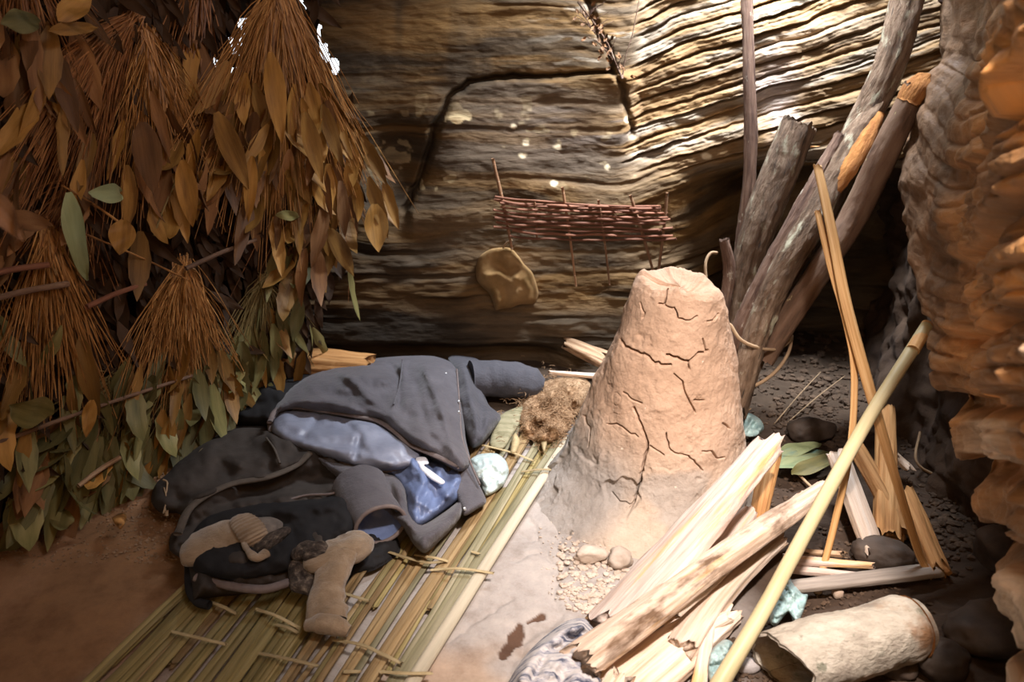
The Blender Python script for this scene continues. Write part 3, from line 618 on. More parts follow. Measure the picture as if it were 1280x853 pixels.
# ------------------------------------------------------------ split firewood and chips
def wood(name, A, B, wA, wB, t, m, label, seed=0, roll=0.0, bow=0.0, bulge=0.3, cat='firewood', group=None, parent=None, jag=.02, kind=None, side=0.0):
    """split billet from A to B (points), widths wA, wB, thickness t, ragged ends"""
    A = np.array(A, float); B = np.array(B, float); L = np.linalg.norm(B-A); T = (B-A)/L
    S = np.cross(T, [0, 0, 1.]); S /= np.linalg.norm(S)+1e-9; U = np.cross(S, T)
    c, s = math.cos(roll), math.sin(roll); S, U = S*c+U*s, U*c-S*s
    nu = max(14, int(L/.012)); nc = 48; u = np.linspace(0, 1, nu); a = np.arange(nc)/nc*2*math.pi
    rr = np.random.RandomState(seed)
    # rounded quadrilateral section with a split ridge
    sq = 1/np.maximum(np.abs(np.cos(a))**5+np.abs(np.sin(a))**5, 1e-6)**(1/5)
    ridge = 1+bulge*np.exp(-((a-math.pi/2-.4*rr.uniform(-1, 1))/.5)**2)
    w = (wA+(wB-wA)*u)/2; w = w*(1+.10*n1(u*4+seed, seed)+.05*n1(u*14, seed+1))
    X = w[:, None]*(np.cos(a)*sq)[None]; Z = (t/2)*(1+.15*n1(u*3+seed, seed+2))[:, None]*(np.sin(a)*sq*ridge)[None]
    g = np.stack([u[:, None]*L+0*X+seed*.53, X+seed*.21, Z], -1)
    n = .13*fbm(g*np.array([5, 80, 80]), 4, seed); n += .06*np.abs(fbm(g*np.array([3, 120, 120]), 3, seed+3))
    X = X+n*np.cos(a)*t*.9; Z = Z+n*np.sin(a)*t*1.2
    Lu = u[:, None]*L+0*X
    e0 = jag*fbm(g[0]*np.array([0, 70, 60])+seed, 4, 5)*2.4; e1 = jag*fbm(g[-1]*np.array([0, 70, 60])+seed, 4, 7)*2.4
    Lu = Lu+(1-u[:, None])**6*e0[None]+u[:, None]**6*e1[None]
    bw = bow*np.sin(u*math.pi); sd = side*np.sin(u*math.pi)
    V = A+Lu[..., None]*T+(X+sd[:, None])[..., None]*S+(Z+bw[:, None])[..., None]*U
    V = V.reshape(-1, 3); g = g.reshape(-1, 3)
    def cap(row, back):
        ring = V[row*nc:(row+1)*nc]; c0 = ring.mean(0)
        inner = c0+(ring-c0)*.55+T*rr.uniform(-jag, jag, (nc, 1))*.5; return inner, c0
    i0, c0 = cap(0, 1); i1, c1 = cap(nu-1, 0); n0 = len(V)
    V = np.concatenate([V, i0, i1, [c0, c1]]); g = np.concatenate([g, g[:nc]*.99, g[(nu-1)*nc:nu*nc]*.99, [g[0], g[-1]]])
    F = [tuple(x) for x in grid_faces(nu, nc, True)]; b = (nu-1)*nc
    for k in range(nc):
        k2 = (k+1) % nc
        F += [(k2, k, n0+k, n0+k2), (b+k, b+k2, n0+nc+k2, n0+nc+k), (n0+k2, n0+k, n0+2*nc), (n0+nc+k, n0+nc+k2, n0+2*nc+1)]
    return obj(name, V, F, MT[m], parent=parent, label=label, cat=cat, group=group, gr=g, kind=kind)
def Wd(name, a, b, wA, wB, t, m, label, **k): return wood(name, PF(*a), PF(*b), wA, wB, t, m, label, **k)
GF = None
Wd('split_plank', (962, 556, .27), (768, 782, .055), .105, .20, .05, 'wood_pink', 'broad pinkish split plank leaning up against the foot of the clay mound', seed=1, roll=-.5, bulge=.25)
Wd('split_plank', (915, 600, .20), (868, 675, .10), .07, .06, .03, 'wood_orange', 'orange edged sliver of wood on the left rim of the broad pinkish plank', seed=21, roll=-.5)
Wd('split_plank', (1030, 612, .17), (728, 826, .085), .05, .115, .045, 'wood_knot', 'long bowed plank with dark knotty patch crossing below the pinkish one', seed=2, roll=-.35, bow=.02, side=-.02)
Wd('split_plank', (1000, 625, .12), (825, 770, .10), .03, .08, .03, 'wood_pale', 'pale split plank lying along the upper edge of the long bowed plank', seed=22, roll=-.3)
Wd('split_billet', (975, 672, .08), (850, 812, .05), .05, .085, .035, 'wood_pale', 'smooth pale yellow billet beneath the long bowed plank', seed=3, roll=-.2, side=.02)
Wd('split_billet', (962, 575, .15), (945, 662, .03), .07, .05, .03, 'wood_orange', 'short orange billet standing behind the top of the pinkish plank', seed=4, roll=-.6, cat='firewood')
Wd('split_billet', (938, 640, .07), (872, 728, .02), .045, .09, .03, 'wood_pink', 'short pinkish wedge lying in the gap between the two long planks', seed=5)
Wd('split_billet', (1003, 622, .14), (968, 650, .11), .03, .035, .025, 'wood_orange', 'stubby orange piece poking out above the long bowed plank', seed=25)
Wd('split_billet', (905, 762, .03), (775, 872, .03), .11, .15, .04, 'wood_pale', 'wide pale slab under the lower end of the long bowed plank', seed=6)
Wd('split_billet', (885, 792, .045), (872, 870, .03), .028, .035, .03, 'wood_pink', 'narrow upright pinkish sliver at the bottom edge beside the yellow pole', seed=7)
Wd('split_billet', (905, 775, .05), (850, 800, .05), .035, .04, .03, 'wood_pale', 'small pale chunk under the yellow billet near the bottom edge', seed=27)
Wd('split_billet', (1048, 570, .14), (1092, 690, .03), .075, .07, .03, 'wood_pale', 'flat tan cracked billet behind the yellow pole with a squared foot', seed=8, roll=.35)
Wd('split_billet', (1068, 556, .17), (1132, 668, .03), .05, .06, .035, 'wood_orange', 'orange brown billet leaning just right of the tan cracked one', seed=9, roll=.3)
Wd('split_billet', (1107, 512, .22), (1108, 672, .03), .05, .07, .05, 'wood_orange', 'upright brown split log at the back of the right hand pile', seed=10, roll=.2)
Wd('split_billet', (1134, 618, .09), (1174, 712, .02), .05, .06, .03, 'wood_orange', 'bright orange splinter end billet standing apart on the right', seed=11, roll=.25, jag=.03)
Wd('split_billet', (1120, 572, .06), (1136, 586, .05), .03, .03, .02, 'wood_pale', 'little square chip beside the upright brown split log', seed=12)
Wd('wood_chip', (985, 700, .03), (1092, 708, .02), .04, .012, .015, 'wood_pink', 'reddish splinter tapering to the right above the grey board', seed=13, cat='chip', jag=.01)
Wd('wood_chip', (990, 712, .02), (1085, 722, .015), .03, .018, .015, 'wood_pink', 'shaggy reddish chip lying directly on the grey board edge', seed=14, cat='chip', jag=.02)
Wd('wood_chip', (1000, 690, .03), (1060, 694, .02), .016, .02, .012, 'wood_brown', 'thin brown chip furthest up in the reddish splinters', seed=15, cat='chip')
Wd('grey_board', (985, 735, .03), (1172, 713, .02), .045, .05, .02, 'wood_grey', 'weathered grey board lying across behind the hollow log', seed=16, jag=.006, cat='board', bulge=.1)
Wd('orange_log', (338, 446, .13), (462, 460, .12), .13, .10, .07, 'wood_orange', 'orange split log lying behind the blue jacket at the foot of the wall', seed=17, bulge=.5, roll=-.6)
Wd('split_billet', (706, 428, .11), (760, 452, .08), .05, .085, .04, 'wood_brown', 'short grey brown billet left of the mound at the wall foot', seed=18, roll=-.3, jag=.03)
Wd('split_billet', (688, 466, .045), (745, 470, .04), .012, .035, .015, 'wood_pale', 'thin pale pointed splinter just below the short grey brown billet', seed=19, jag=.01)
Wd('split_billet', (775, 848, .06), (760, 870, .05), .06, .06, .02, 'wood_pale', 'pale block end at the bottom edge right of the grey rag', seed=29)

# ------------------------------------------------------------ hollow bark roll
def build_roll():
    A = PF(978, 830, .075); B = PF(1148, 782, .085); T = (B-A); L = np.linalg.norm(T); T /= L; S = np.cross(T, [0, 0, 1.]); S /= np.linalg.norm(S); U = np.cross(S, T)
    nu, na = 90, 150; u = np.linspace(0, 1, nu); a = np.linspace(-2.55, 4.1, na)          # open seam, overlapping curl
    R = (.088-.010*u[:, None]-.012*sm(.9, 1, u)[:, None])*(1-.035*(a[None]+2.5)/6)
    out = []
    for th in (0, .010):
        r = R-th; g = np.stack([u[:, None]*L+0*r, r*np.cos(a), r*np.sin(a)], -1); r = r+.008*fbm(g*np.array([9, 14, 14]), 5, 3)+.003*fbm(g*50, 3, 4)
        r = r*(1-.10*np.clip(np.sin(a)[None], 0, 1)*sm(.2, 0, u)[:, None])
        lu = u[:, None]*L+sm(.15, 0, u)[:, None]*(.02*fbm(np.stack([a*1.6, a*0, a*0], -1), 3, 8)-.03*np.sin(a-1))[None]
        out.append((A+lu[..., None]*T+(r*np.cos(a))[..., None]*S+(r*np.sin(a))[..., None]*U).reshape(-1, 3))
    f = grid_faces(nu, na); n = nu*na; F = [tuple(x) for x in f]+[tuple(x[::-1]+n) for x in f]
    idx = [k for k in range(na)]+[i*na+na-1 for i in range(1, nu)]+[(nu-1)*na+k for k in range(na-2, -1, -1)]+[i*na for i in range(nu-2, 0, -1)]
    for x, y in zip(idx, idx[1:]+idx[:1]): F.append((y, x, x+n, y+n))
    V = np.concatenate(out); o = obj('hollow_log', V, F, MT['bark_roll'], label='fat pale hollow bark log with an open curled end at bottom right', cat='log')
    # soil packed in the far end closes it
    c = B-T*.02; k = 30; aa = np.arange(k)/k*2*math.pi; V = np.concatenate([[c+T*.012], c+.076*(np.cos(aa)[:, None]*S+np.sin(aa)[:, None]*U)]); obj('end_plug', V, [(0, 1+i, 1+(i+1) % k) for i in range(k)], MT['rot_wood'], parent=o)
    return o
build_roll()

# ------------------------------------------------------------ leaning poles and logs
def bark(amp, seed, fx=6, fa=60):
    def f(L, ang, g): return amp*(1.5*fbm(g*np.array([fx, fa, fa])+seed, 4, seed)+1.1*fbm(g*np.array([3, 12, 12]), 3, seed+1)+.6*fbm(g*np.array([40, 70, 70]), 3, seed+2))
    return f
def pole(name, pts, rads, m, label, seed, n=36, amp=.003, cat='log', rings=170, flat=1.0, parent=None, endj=.006, group=None):
    V, F, g = tube(pts, rads, n, rings, flat, bark(amp, seed), seed=seed, endj=endj)
    return obj(name, V, F, MT[m], parent=parent, label=label, cat=cat, gr=g, group=group)
base = lambda px, py: G(px, py, -.02)
pole('slim_pole', [PD(932, -60, 3.0), PD(934, 30, 3.0), PD(938, 150, 3.02), PD(936, 230, 3.05), PD(924, 330, 3.1), PD(905, 480, 3.12)], [.020, .021, .023, .024, .027, .028], 'bark_brown', 'slim straight reddish pole rising to the top edge behind the mound', 1, amp=.003)
t = pole('short_log', [PD(998, 156, 2.98), PD(975, 215, 3.0), PD(950, 280, 3.02), PD(930, 350, 3.05), PD(918, 440, 3.08), PD(910, 500, 3.1)], [.060, .064, .062, .055, .048, .045], 'bark_grey', 'thick broken off grey log with a lichen patch beside the slim pole', 2, n=44, amp=.006, endj=.02)
pole('long_log', [PD(1150, -60, 2.9), PD(1134, 0, 2.9), PD(1112, 80, 2.92), PD(1072, 165, 2.96), PD(1020, 270, 2.94), PD(975, 350, 2.96), PD(942, 430, 2.98), PD(915, 520, 3.0)], [.056, .054, .052, .05, .052, .052, .05, .045], 'bark_grey', 'long pale topped log leaning from the floor to the top edge, longest of the bundle', 3, n=44, amp=.006)
pole('bare_log', [PD(1098, 128, 2.93), PD(1060, 190, 2.90), PD(1010, 285, 2.86), PD(975, 345, 2.86), PD(945, 420, 2.88), PD(920, 510, 2.9)], [.03, .042, .046, .045, .042, .036], 'bark_grey', 'lichen speckled log with a bare orange patch in front of the longest log', 4, n=40, amp=.006, endj=.02)
pole('dark_log', [PD(1146, 108, 2.70), PD(1108, 185, 2.76), PD(1070, 265, 2.84), PD(1030, 330, 2.86), PD(985, 398, 2.9), PD(955, 450, 2.95)], [.040, .045, .045, .042, .04, .036], 'bark_dark', 'smooth dark log with an orange rotten upper end, rightmost of the leaning bundle', 5, n=40, amp=.003)
pole('stripped_log', [PD(1050, 168, 2.90), PD(1000, 262, 2.88), PD(955, 345, 2.90), PD(925, 410, 2.92), PD(905, 470, 2.95)], [.014, .024, .030, .032, .028], 'bark_brown', 'furrowed reddish brown log in the middle of the leaning bundle', 6, n=40, amp=.006, flat=.8)
pole('thin_branch', [PD(905, 300, 3.0), PD(912, 340, 3.02), PD(903, 400, 3.04), PD(898, 460, 3.05)], [.016, .02, .022, .022], 'bark_brown', 'short crooked dark branch between the mound and the leaning bundle', 7, amp=.004)
def attach_patch(parent_name, pts, R, m, nm, seed, lab=None):
    V, F, g = tube(pts, R, 18, 40, .6, bark(.006, seed), seed=seed, endj=.006); obj(nm, V, F, MT[m], parent=bpy.data.objects[parent_name], gr=g, label=lab)
attach_patch('bare_log', [PD(1094, 142, 2.915), PD(1074, 180, 2.885), PD(1054, 214, 2.868), PD(1032, 246, 2.868)], [.030, .044, .042, .026], 'rot_wood', 'bare_patch', 3, 'bare orange wood showing through the bark')
attach_patch('dark_log', [PD(1156, 94, 2.69), PD(1146, 110, 2.685), PD(1135, 128, 2.695)], [.026, .044, .038], 'rot_wood', 'rotten_end', 4, 'crumbling orange end grain')
V, F, g = tube([PD(1025, 183, 3.0), PD(1008, 183, 3.0), PD(990, 176, 3.0)], [.002, .012, .02], 8, 12, .4); obj('bark_spike', V, F, MT['wood_orange'], parent=bpy.data.objects['short_log'], gr=g)
# yellow cane pole across the right foreground
cp = obj('cane_pole', *(lambda r: (r[0], r[1]))(tube([PD(1159, 408, 2.42), PD(1085, 525, 2.3), PD(1010, 660, 2.13), PD(950, 770, 2.0), PD(892, 868, 1.9)], [.018, .0175, .018, .019, .021], 18, 80, 1, bark(.0008, 9))), MT['cane_yellow'], label='long smooth yellow cane pole leaning from the bottom edge to the right wall', cat='pole', gr=tube([PD(1159, 408, 2.42), PD(1085, 525, 2.3), PD(1010, 660, 2.13), PD(950, 770, 2.0), PD(892, 868, 1.9)], [.018, .0175, .018, .019, .021], 18, 80)[2])
V, F, g = tube([PD(1160.5, 406, 2.425), PD(1148, 426, 2.40), PD(1141, 438, 2.38)], [.0188, .0188, .0186], 18, 16); obj('stained_tip', V, F, MT['cane_split'], parent=cp, gr=g, label='orange brown stained upper tip')
def strip(name, pts, w, m, label, seed, cat='strip', parent=None, th=.35, group=None):
    V, F, g = tube(pts, w, 10, 70, th, bark(.0012, seed, 4, 200), roll=.3, seed=seed, endj=.008); return obj(name, V, F, MT[m], label=label, cat=cat, gr=g, parent=parent, group=group)
strip('cane_split_strip', [PD(1022, 207, 2.62), PD(1040, 290, 2.55), PD(1058, 380, 2.48), PD(1085, 480, 2.42), PD(1120, 600, 2.36), PD(1148, 690, 2.37), PD(1165, 722, 2.36)], [.014, .017, .018, .018, .014, .012, .008], 'cane_split', 'tall orange split cane strip bending down to the grey board, front one of the pair', 1)
strip('cane_split_strip', [PD(1022, 264, 2.60), PD(1038, 330, 2.54), PD(1060, 410, 2.48), PD(1068, 470, 2.45), PD(1063, 560, 2.42), PD(1042, 660, 2.4), PD(1024, 728, 2.38)], [.011, .013, .013, .012, .011, .011, .010], 'cane_split', 'second orange split cane strip curving back down to the left behind the yellow pole', 2)
for k, (a, b, lb) in enumerate([((968, 530, .0), (1026, 465, .06), 'thin dry twig slanting up just right of the mound foot'), ((985, 528, .0), (1056, 470, .05), 'thinner twig leaning right beside another by the mound foot'), ((930, 520, .05), (939, 511, .07), 'short white stick end by the teal leaf scrap')]):
    V, F, g = tube([PF(*a), (PF(*a)+PF(*b))/2+[0, 0, .006], PF(*b)], [.003, .003, .0015], 6, 14); obj('dry_twig', V, F, MT['vine'], label=lb, cat='twig', gr=g)
# vines and roots
def vine(pts, r, label, m='vine', nm='vine_loop', cat='vine'):
    V, F, g = tube(pts, r, 8, 90, 1, bark(.001, 4)); return obj(nm, V, F, MT[m], label=label, cat=cat, gr=g)
vine([PD(906, 418, 2.86), PD(912, 406, 2.84), PD(925, 424, 2.83), PD(945, 434, 2.84), PD(968, 437, 2.9), PD(985, 428, 2.96), PD(990, 415, 3.0)], .0055, 'brown vine looped round the leaning logs, upper of the two loops')
vine([PD(909, 483, 2.90), PD(930, 485, 2.88), PD(952, 478, 2.9), PD(972, 462, 2.95), PD(986, 440, 3.0), PD(990, 420, 3.05)], .006, 'thicker tan vine bowing out below the upper vine loop')
vine([PD(883, 356, 2.95), PD(882, 330, 2.95), PD(888, 317, 2.96), PD(896, 316, 2.98)], .005, 'short hooked vine rising above the top right of the mound')
vine([PF(1150, 540, .12), PF(1145, 575, .06), PF(1165, 592, .03), PF(1205, 600, .03), PF(1225, 605, .02)], .004, 'thin pale root crossing the dark soil under the right wall', nm='thin_root', cat='root')
vine([PF(1192, 480, .25), PF(1178, 500, .2), PF(1184, 525, .14), PF(1200, 540, .1)], .003, 'fine curled root hanging by the edge of the right wall', nm='thin_root', cat='root')
vine([PF(995, 590, .02), PF(1012, 607, .02), PF(1020, 612, .02)], .004, 'tiny curved root scrap below the green leaves', nm='thin_root', cat='root')

# ------------------------------------------------------------ woven rack on the rock wall
def wy(px, py, off):
    p = PY(px, py, 3.48)
    for _ in range(3): p = PY(px, py, wall_y(p[0], p[2])-off)
    return p
def build_rack():
    c = PY(730, 300, 3.42); rk = thing('stick_rack', c, 'long woven rack of dark sticks propped against the back rock wall', 'rack'); Y0 = 3.37
    posts = [((616, 198), (640, 312), .012), ((668, 250), (671, 298), .008), ((703, 234), (720, 358), .009), ((748, 250), (762, 356), .009), ((788, 244), (818, 345), .010), ((834, 241), (822, 347), .011)]
    for k, (a, b, r) in enumerate(posts):
        A = PY(*a, Y0+.0); B = PY(*b, Y0+.02); V, F, g = tube([A, (A+B)/2+[.003, 0, 0], B], [r*.55, r*.62, r*.5], 8, 24, 1, bark(.001, k)); obj('post', V, F, MT['rack_post'], parent=rk, gr=g)
    rr = random.Random(4); ys = [246, 250, 253.5, 258, 263, 268, 273, 277.5, 283, 289, 296]
    for k, y in enumerate(ys):
        x0 = 622+rr.uniform(-6, 4)+(18 if k > 8 else 0); x1 = 838+rr.uniform(-14, 4)+(14 if k in (9, 10) else 0); dy = [12, 10, 9, 8, 9, 7, 6, 8, 6, 5, 3][k]
        pts = []
        for j in range(9):
            f = j/8; px = x0+(x1-x0)*f; py = y+dy*(f**.8)*1.0+rr.uniform(-1, 1)+(2 if .1 < f < .9 else 0); pts.append(PY(px, py, Y0+.012*(1 if (j+k) % 2 else -1)-.003))
        V, F, g = tube(pts, rr.uniform(.0045, .0068), 7, 60, 1, bark(.001, k), seed=k); obj('cross_stick', V, F, MT['rack_wood'], parent=rk, gr=g)
build_rack()

# ------------------------------------------------------------ hat hung under the rack
def build_hat():
    O = [(600, 320), (615, 311), (637, 310), (648, 320), (655, 330), (666, 342), (673, 366), (668, 379), (650, 381), (640, 385), (628, 386), (620, 388), (616, 378), (612, 368), (604, 360), (596, 350), (595, 335)]
    folds = [([(608, 345), (622, 342), (640, 352), (652, 338), (650, 322)], .03, 4), ([(612, 345), (618, 365), (622, 385)], .02, 5), ([(645, 345), (648, 362), (640, 380)], .022, 5), ([(622, 330), (635, 340), (645, 338)], -.035, 6), ([(655, 345), (664, 362), (662, 378)], .015, 4), ([(632, 360), (634, 380)], -.015, 4)]
    hf = dome(.01, .055, 14, [(a_, b_*.55, c_*1.1) for a_, b_, c_ in folds], .02, .05, 3)
    top = lambda x, y, d: PYv(x, y, 3.44-hf(x, y, d)); bot = lambda x, y, d: PYv(x, y, 3.46+0*x)
    V, F, g = patch(O, 2.2, top, bot); o = obj('floppy_hat', V, F, MT['hat'], gr=g, label='crumpled soft brown cloth hat hanging on the rock below the stick rack', cat='hat')
    V, F, g = tube([PY(628, 312, 3.42), PY(633, 304, 3.41), PY(640, 300, 3.40)], .004, 6, 12); obj('hanging_loop', V, F, MT['vine'], parent=o, gr=g)
build_hat()

# ------------------------------------------------------------ bamboo mat
def build_mat():
    c = PF(440, 700, .0); mt = thing('bamboo_mat', c, 'split bamboo floor mat laced with flat ties under the clothes', 'mat')
    rr = random.Random(11)
    # far ends and near ends of the outer slats, in plan
    L0 = PF(242, 730, .012)[:2]; L1 = PF(95, 862, .012)[:2]; R0 = PF(711, 548, .012)[:2]; R1 = PF(505, 868, .012)[:2]
    dirR = (R1-R0)/np.linalg.norm(R1-R0); dirL = (L1-L0)/np.linalg.norm(L1-L0)
    def far(u):   # back edge of the mat
        return np.array([np.interp(u, [0, .18, .5, 1], [R0[0], R0[0]-.13, -.33, L0[0]]), np.interp(u, [0, .18, .5, 1], [R0[1], 2.93, 2.75, L0[1]])])
    def near(u): return np.array([np.interp(u, [0, 1], [R1[0]+.0, L1[0]]), np.interp(u, [0, 1], [R1[1]-.06, L1[1]-.06])])
    us = []; u = .055
    while u < 1.0:
        w = rr.uniform(.022, .044); us.append((u+w/2, w)); u += w+rr.uniform(-.004, .005)+(.03 if rr.random() < .12 else 0)
    n = 0
    for k, (u, w) in enumerate(us):
        jf = rr.uniform(-.03, .03); A = far(u+jf*.8); B = near(u+jf); wm = w*.95*.98
        z = .014+.006*(k % 2)+rr.uniform(0, .004)
        m = 'bamboo_green' if u < .22 and rr.random() < .6 else ('bamboo_brown' if rr.random() < .55 and u < .75 else 'bamboo_olive')
        pts = []
        off = rr.uniform(-.008, .008)
        for j in range(5):
            f = j/4; p = A*(1-f)+B*f; q = np.array([-(B-A)[1], (B-A)[0]])/np.linalg.norm(B-A); p = p+q*off*math.sin(f*5+k); pts.append([p[0], p[1], z+rr.uniform(-.002, .002)])
        # each split culm lies as two or three laths side by side
        for s in range(2 if w > .027 else 1):
            V, F, g = tube(np.array(pts)+np.array([(s-.5)*wm*.47 if w > .027 else 0, 0, 0]), wm*(.27 if w > .027 else .48), 8, 14, .26, seed=n+3, endj=.01); obj('slat', V, F, MT[m], parent=mt, gr=g); n += 1
    for k in range(34):
        u = rr.uniform(.05, .98); A = far(u+rr.uniform(-.05, .05)); B = near(u+rr.uniform(-.05, .05)); f0, f1 = sorted((rr.uniform(0, .6), rr.uniform(.4, 1)))
        if f1-f0 < .25: f1 = min(1, f0+.4)
        V, F, g = tube([[*(A*(1-f)+B*f), .010] for f in (f0, (f0+f1)/2, f1)], rr.uniform(.008, .015), 8, 10, .3, seed=k+90, endj=.012); obj('slat', V, F, MT[rr.choice(['bamboo_brown', 'bamboo_brown', 'bamboo_olive'])], parent=mt, gr=g)
    pe = [np.array([*PF(710, 549, .022)]), PF(640, 656, .022), PF(560, 782, .022), PF(500, 878, .022)]
    V, F, g = tube(pe, [.017, .018, .019, .019], 12, 40, .6, seed=2); obj('edge_pole', V, F, MT['bamboo_grey'], parent=mt, gr=g, label='pale grey edge pole')
    V, F, g = tube([p+np.array([-.034, 0, -.004]) for p in pe], [.012, .013, .014, .014], 10, 30, .5, seed=5); obj('edge_pole', V, F, MT['bamboo_green'], parent=mt, gr=g)
    ties = [[(600, 556), (640, 566), (668, 577)], [(652, 590), (675, 587), (702, 589)], [(478, 688), (530, 703), (558, 701)], [(520, 694), (545, 698), (560, 702)], [(538, 713), (575, 711), (617, 717)], [(320, 762), (345, 770), (373, 785)], [(260, 752), (277, 758), (295, 767)],
            [(415, 800), (450, 806), (478, 818), (502, 830)], [(215, 790), (245, 797), (283, 806)], [(325, 817), (360, 824), (398, 833)], [(428, 840), (450, 840)], [(475, 840), (505, 842), (540, 842)], [(345, 781), (360, 785), (372, 791)], [(590, 690), (600, 693)], [(430, 742), (462, 752)]]
    for k, tp in enumerate(ties):
        V, F, g = tube([PF(x, y, .036+(.008 if 0 < i < len(tp)-1 else -.004)) for i, (x, y) in enumerate(tp)], .0055, 8, 16, .35, seed=k, endj=.004); obj('tie', V, F, MT['tie'], parent=mt, gr=g)
build_mat()
# olive sheet-like sheath at the far end of the mat and scraps
for k, (O, m, nm, lb, ct, z) in enumerate([
    ([(612, 556), (625, 520), (660, 505), (660, 512), (640, 545), (628, 562)], 'bamboo_green', 'bamboo_sheath', 'flat greenish bamboo sheath beyond the mat beside the jacket sleeve', 'sheath', .03),
    ([(641, 545), (645, 542), (650, 552), (645, 566), (638, 566)], 'tie', 'dry_leaf', 'small pale curled leaf above the crumpled plastic sheet', 'leaf', .045),
    ([(676, 553), (684, 552), (680, 566)], 'tie', 'dry_leaf', 'tiny tan leaf scrap at the far end of the mat near the fibre heap', 'leaf', .045),
    ([(140, 648), (155, 641), (158, 650), (150, 662)], 'stem_orange', 'dry_leaf', 'small brown leaf scrap on the crumbly earth by the clothes', 'leaf', .06)]):
    hf = dome(z, .012, 8, (), .01, .1, k); V, F, g = patch(O, 2.5, lambda x, y, d: PFv(x, y, hf(x, y, d)), lambda x, y, d: PFv(x, y, hf(x, y, d)-.003)); obj(nm, V, F, MT[m], label=lb, cat=ct, gr=V)

# ------------------------------------------------------------ clothes
def cloth(name, O, hf, m, step=3.2, parent=None, label=None, cat=None, bz=.012, group=None, thick=None):
    top = lambda x, y, d: PFv(x, y, hf(x, y, d)); bot = (lambda x, y, d: PFv(x, y, bz+0*x)) if thick is None else (lambda x, y, d: PFv(x, y, hf(x, y, d)-thick))
    V, F, g = patch(O, step, top, bot); return obj(name, V, F, MT[m], parent=parent, label=label, cat=cat, gr=g, group=group)
def seam(pts, r, m, nm, parent, hz, n=8, flat=1.0, label=None, rings=None):
    P = [PF(x, y, hz(x, y)) for x, y in pts]; V, F, g = tube(P, r, n, rings or max(20, len(P)*6), flat, seed=3); return obj(nm, V, F, MT[m], parent=parent, gr=g, label=label)
one = lambda hf, off=0.0, d=30.0: (lambda x, y: float(hf(np.array([float(x)]), np.array([float(y)]), np.array([d]))[0])+off)

# black garment heaped behind
h0 = dome(.02, .07, 26, [([(330, 480), (350, 500), (390, 510)], .02, 10), ([(310, 510), (340, 500)], -.02, 7)], .05, .025, 2)
cloth('black_bundle', [(306, 492), (312, 476), (330, 468), (348, 456), (375, 452), (400, 452), (430, 462), (470, 470), (470, 520), (400, 560), (350, 552), (330, 536), (298, 532), (294, 515), (302, 505)], h0, 'black_cloth', label='black garment bundled up behind the left end of the jacket', cat='clothing')
# charcoal garment spread to the left, with its hem and strap
h1 = dome(.02, .085, 30, [([(215, 660), (240, 625), (290, 603), (340, 594), (390, 565)], .022, 6), ([(225, 690), (262, 640), (320, 615), (400, 600), (440, 585)], -.035, 13), ([(262, 560), (300, 580), (345, 575)], .02, 12), ([(340, 545), (348, 580)], .012, 4), ([(300, 630), (360, 622), (440, 610)], .02, 7), ([(400, 540), (430, 570), (480, 600)], .03, 20)], .05, .02, 4)
gar = cloth('charcoal_garment', [(189, 628), (194, 606), (212, 590), (222, 578), (250, 556), (262, 548), (300, 532), (345, 532), (400, 545), (440, 580), (452, 620), (440, 660), (420, 690), (400, 705), (372, 728), (320, 741), (262, 748), (240, 752), (236, 728), (226, 700), (212, 688), (214, 668), (234, 655), (222, 642), (202, 642)], h1, 'charcoal_cloth', label='charcoal black garment spread out left of the blue jacket under the socks', cat='clothing')
hh1 = one(h1, .004)
seam([(222, 668), (240, 633), (285, 607), (335, 597), (370, 582), (388, 566)], .013, 'hem_brown', 'hem', gar, hh1, flat=.5)
seam([(333, 548), (343, 562), (350, 580)], .004, 'hem_brown', 'seam', gar, hh1)
seam([(305, 640), (340, 632), (380, 620), (412, 618), (428, 612), (436, 606)], .004, 'jacket_trim', 'zip', gar, hh1)
seam([(245, 722), (290, 733), (330, 737), (366, 727)], .014, 'jacket_trim', 'waistband', gar, lambda x, y: .085, flat=.7, label='brown turned out waistband curve')
seam([(236, 700), (237, 735), (246, 752), (262, 757)], .012, 'black_cloth', 'edge_roll', gar, lambda x, y: .05)
h2 = dome(.075, .05, 22, [([(280, 640), (360, 640), (440, 625)], .015, 8)], .03, .03, 9)
cloth('inner_lining', [(238, 672), (262, 645), (330, 628), (400, 622), (432, 612), (448, 640), (440, 670), (400, 690), (360, 715), (300, 728), (250, 720), (236, 700)], h2, 'black_cloth', parent=gar, bz=.03)
cloth('white_patch', [(246, 570), (252, 561), (270, 556), (264, 567), (254, 583), (247, 574)], dome(.075, .004, 5), 'tie', parent=gar, thick=.004, label='small torn tan patch')
V, F, g = tube([PF(206, 640, .07), PF(207, 622, .08), PF(209, 604, .08), PF(204, 600, .08)], .003, 6, 20); obj('drawstring', V, F, MT['vine'], parent=gar, gr=g)
V, F, g = tube([PF(205, 610, .08), PF(208, 625, .085), PF(204, 642, .07)], .002, 6, 20); obj('drawstring', V, F, MT['vine'], parent=gar, gr=g)
V, F, g = tube([PF(208, 638, .065), PF(208, 645, .05)], .006, 8, 6); obj('toggle', V, F, MT['vine'], parent=gar, gr=g)

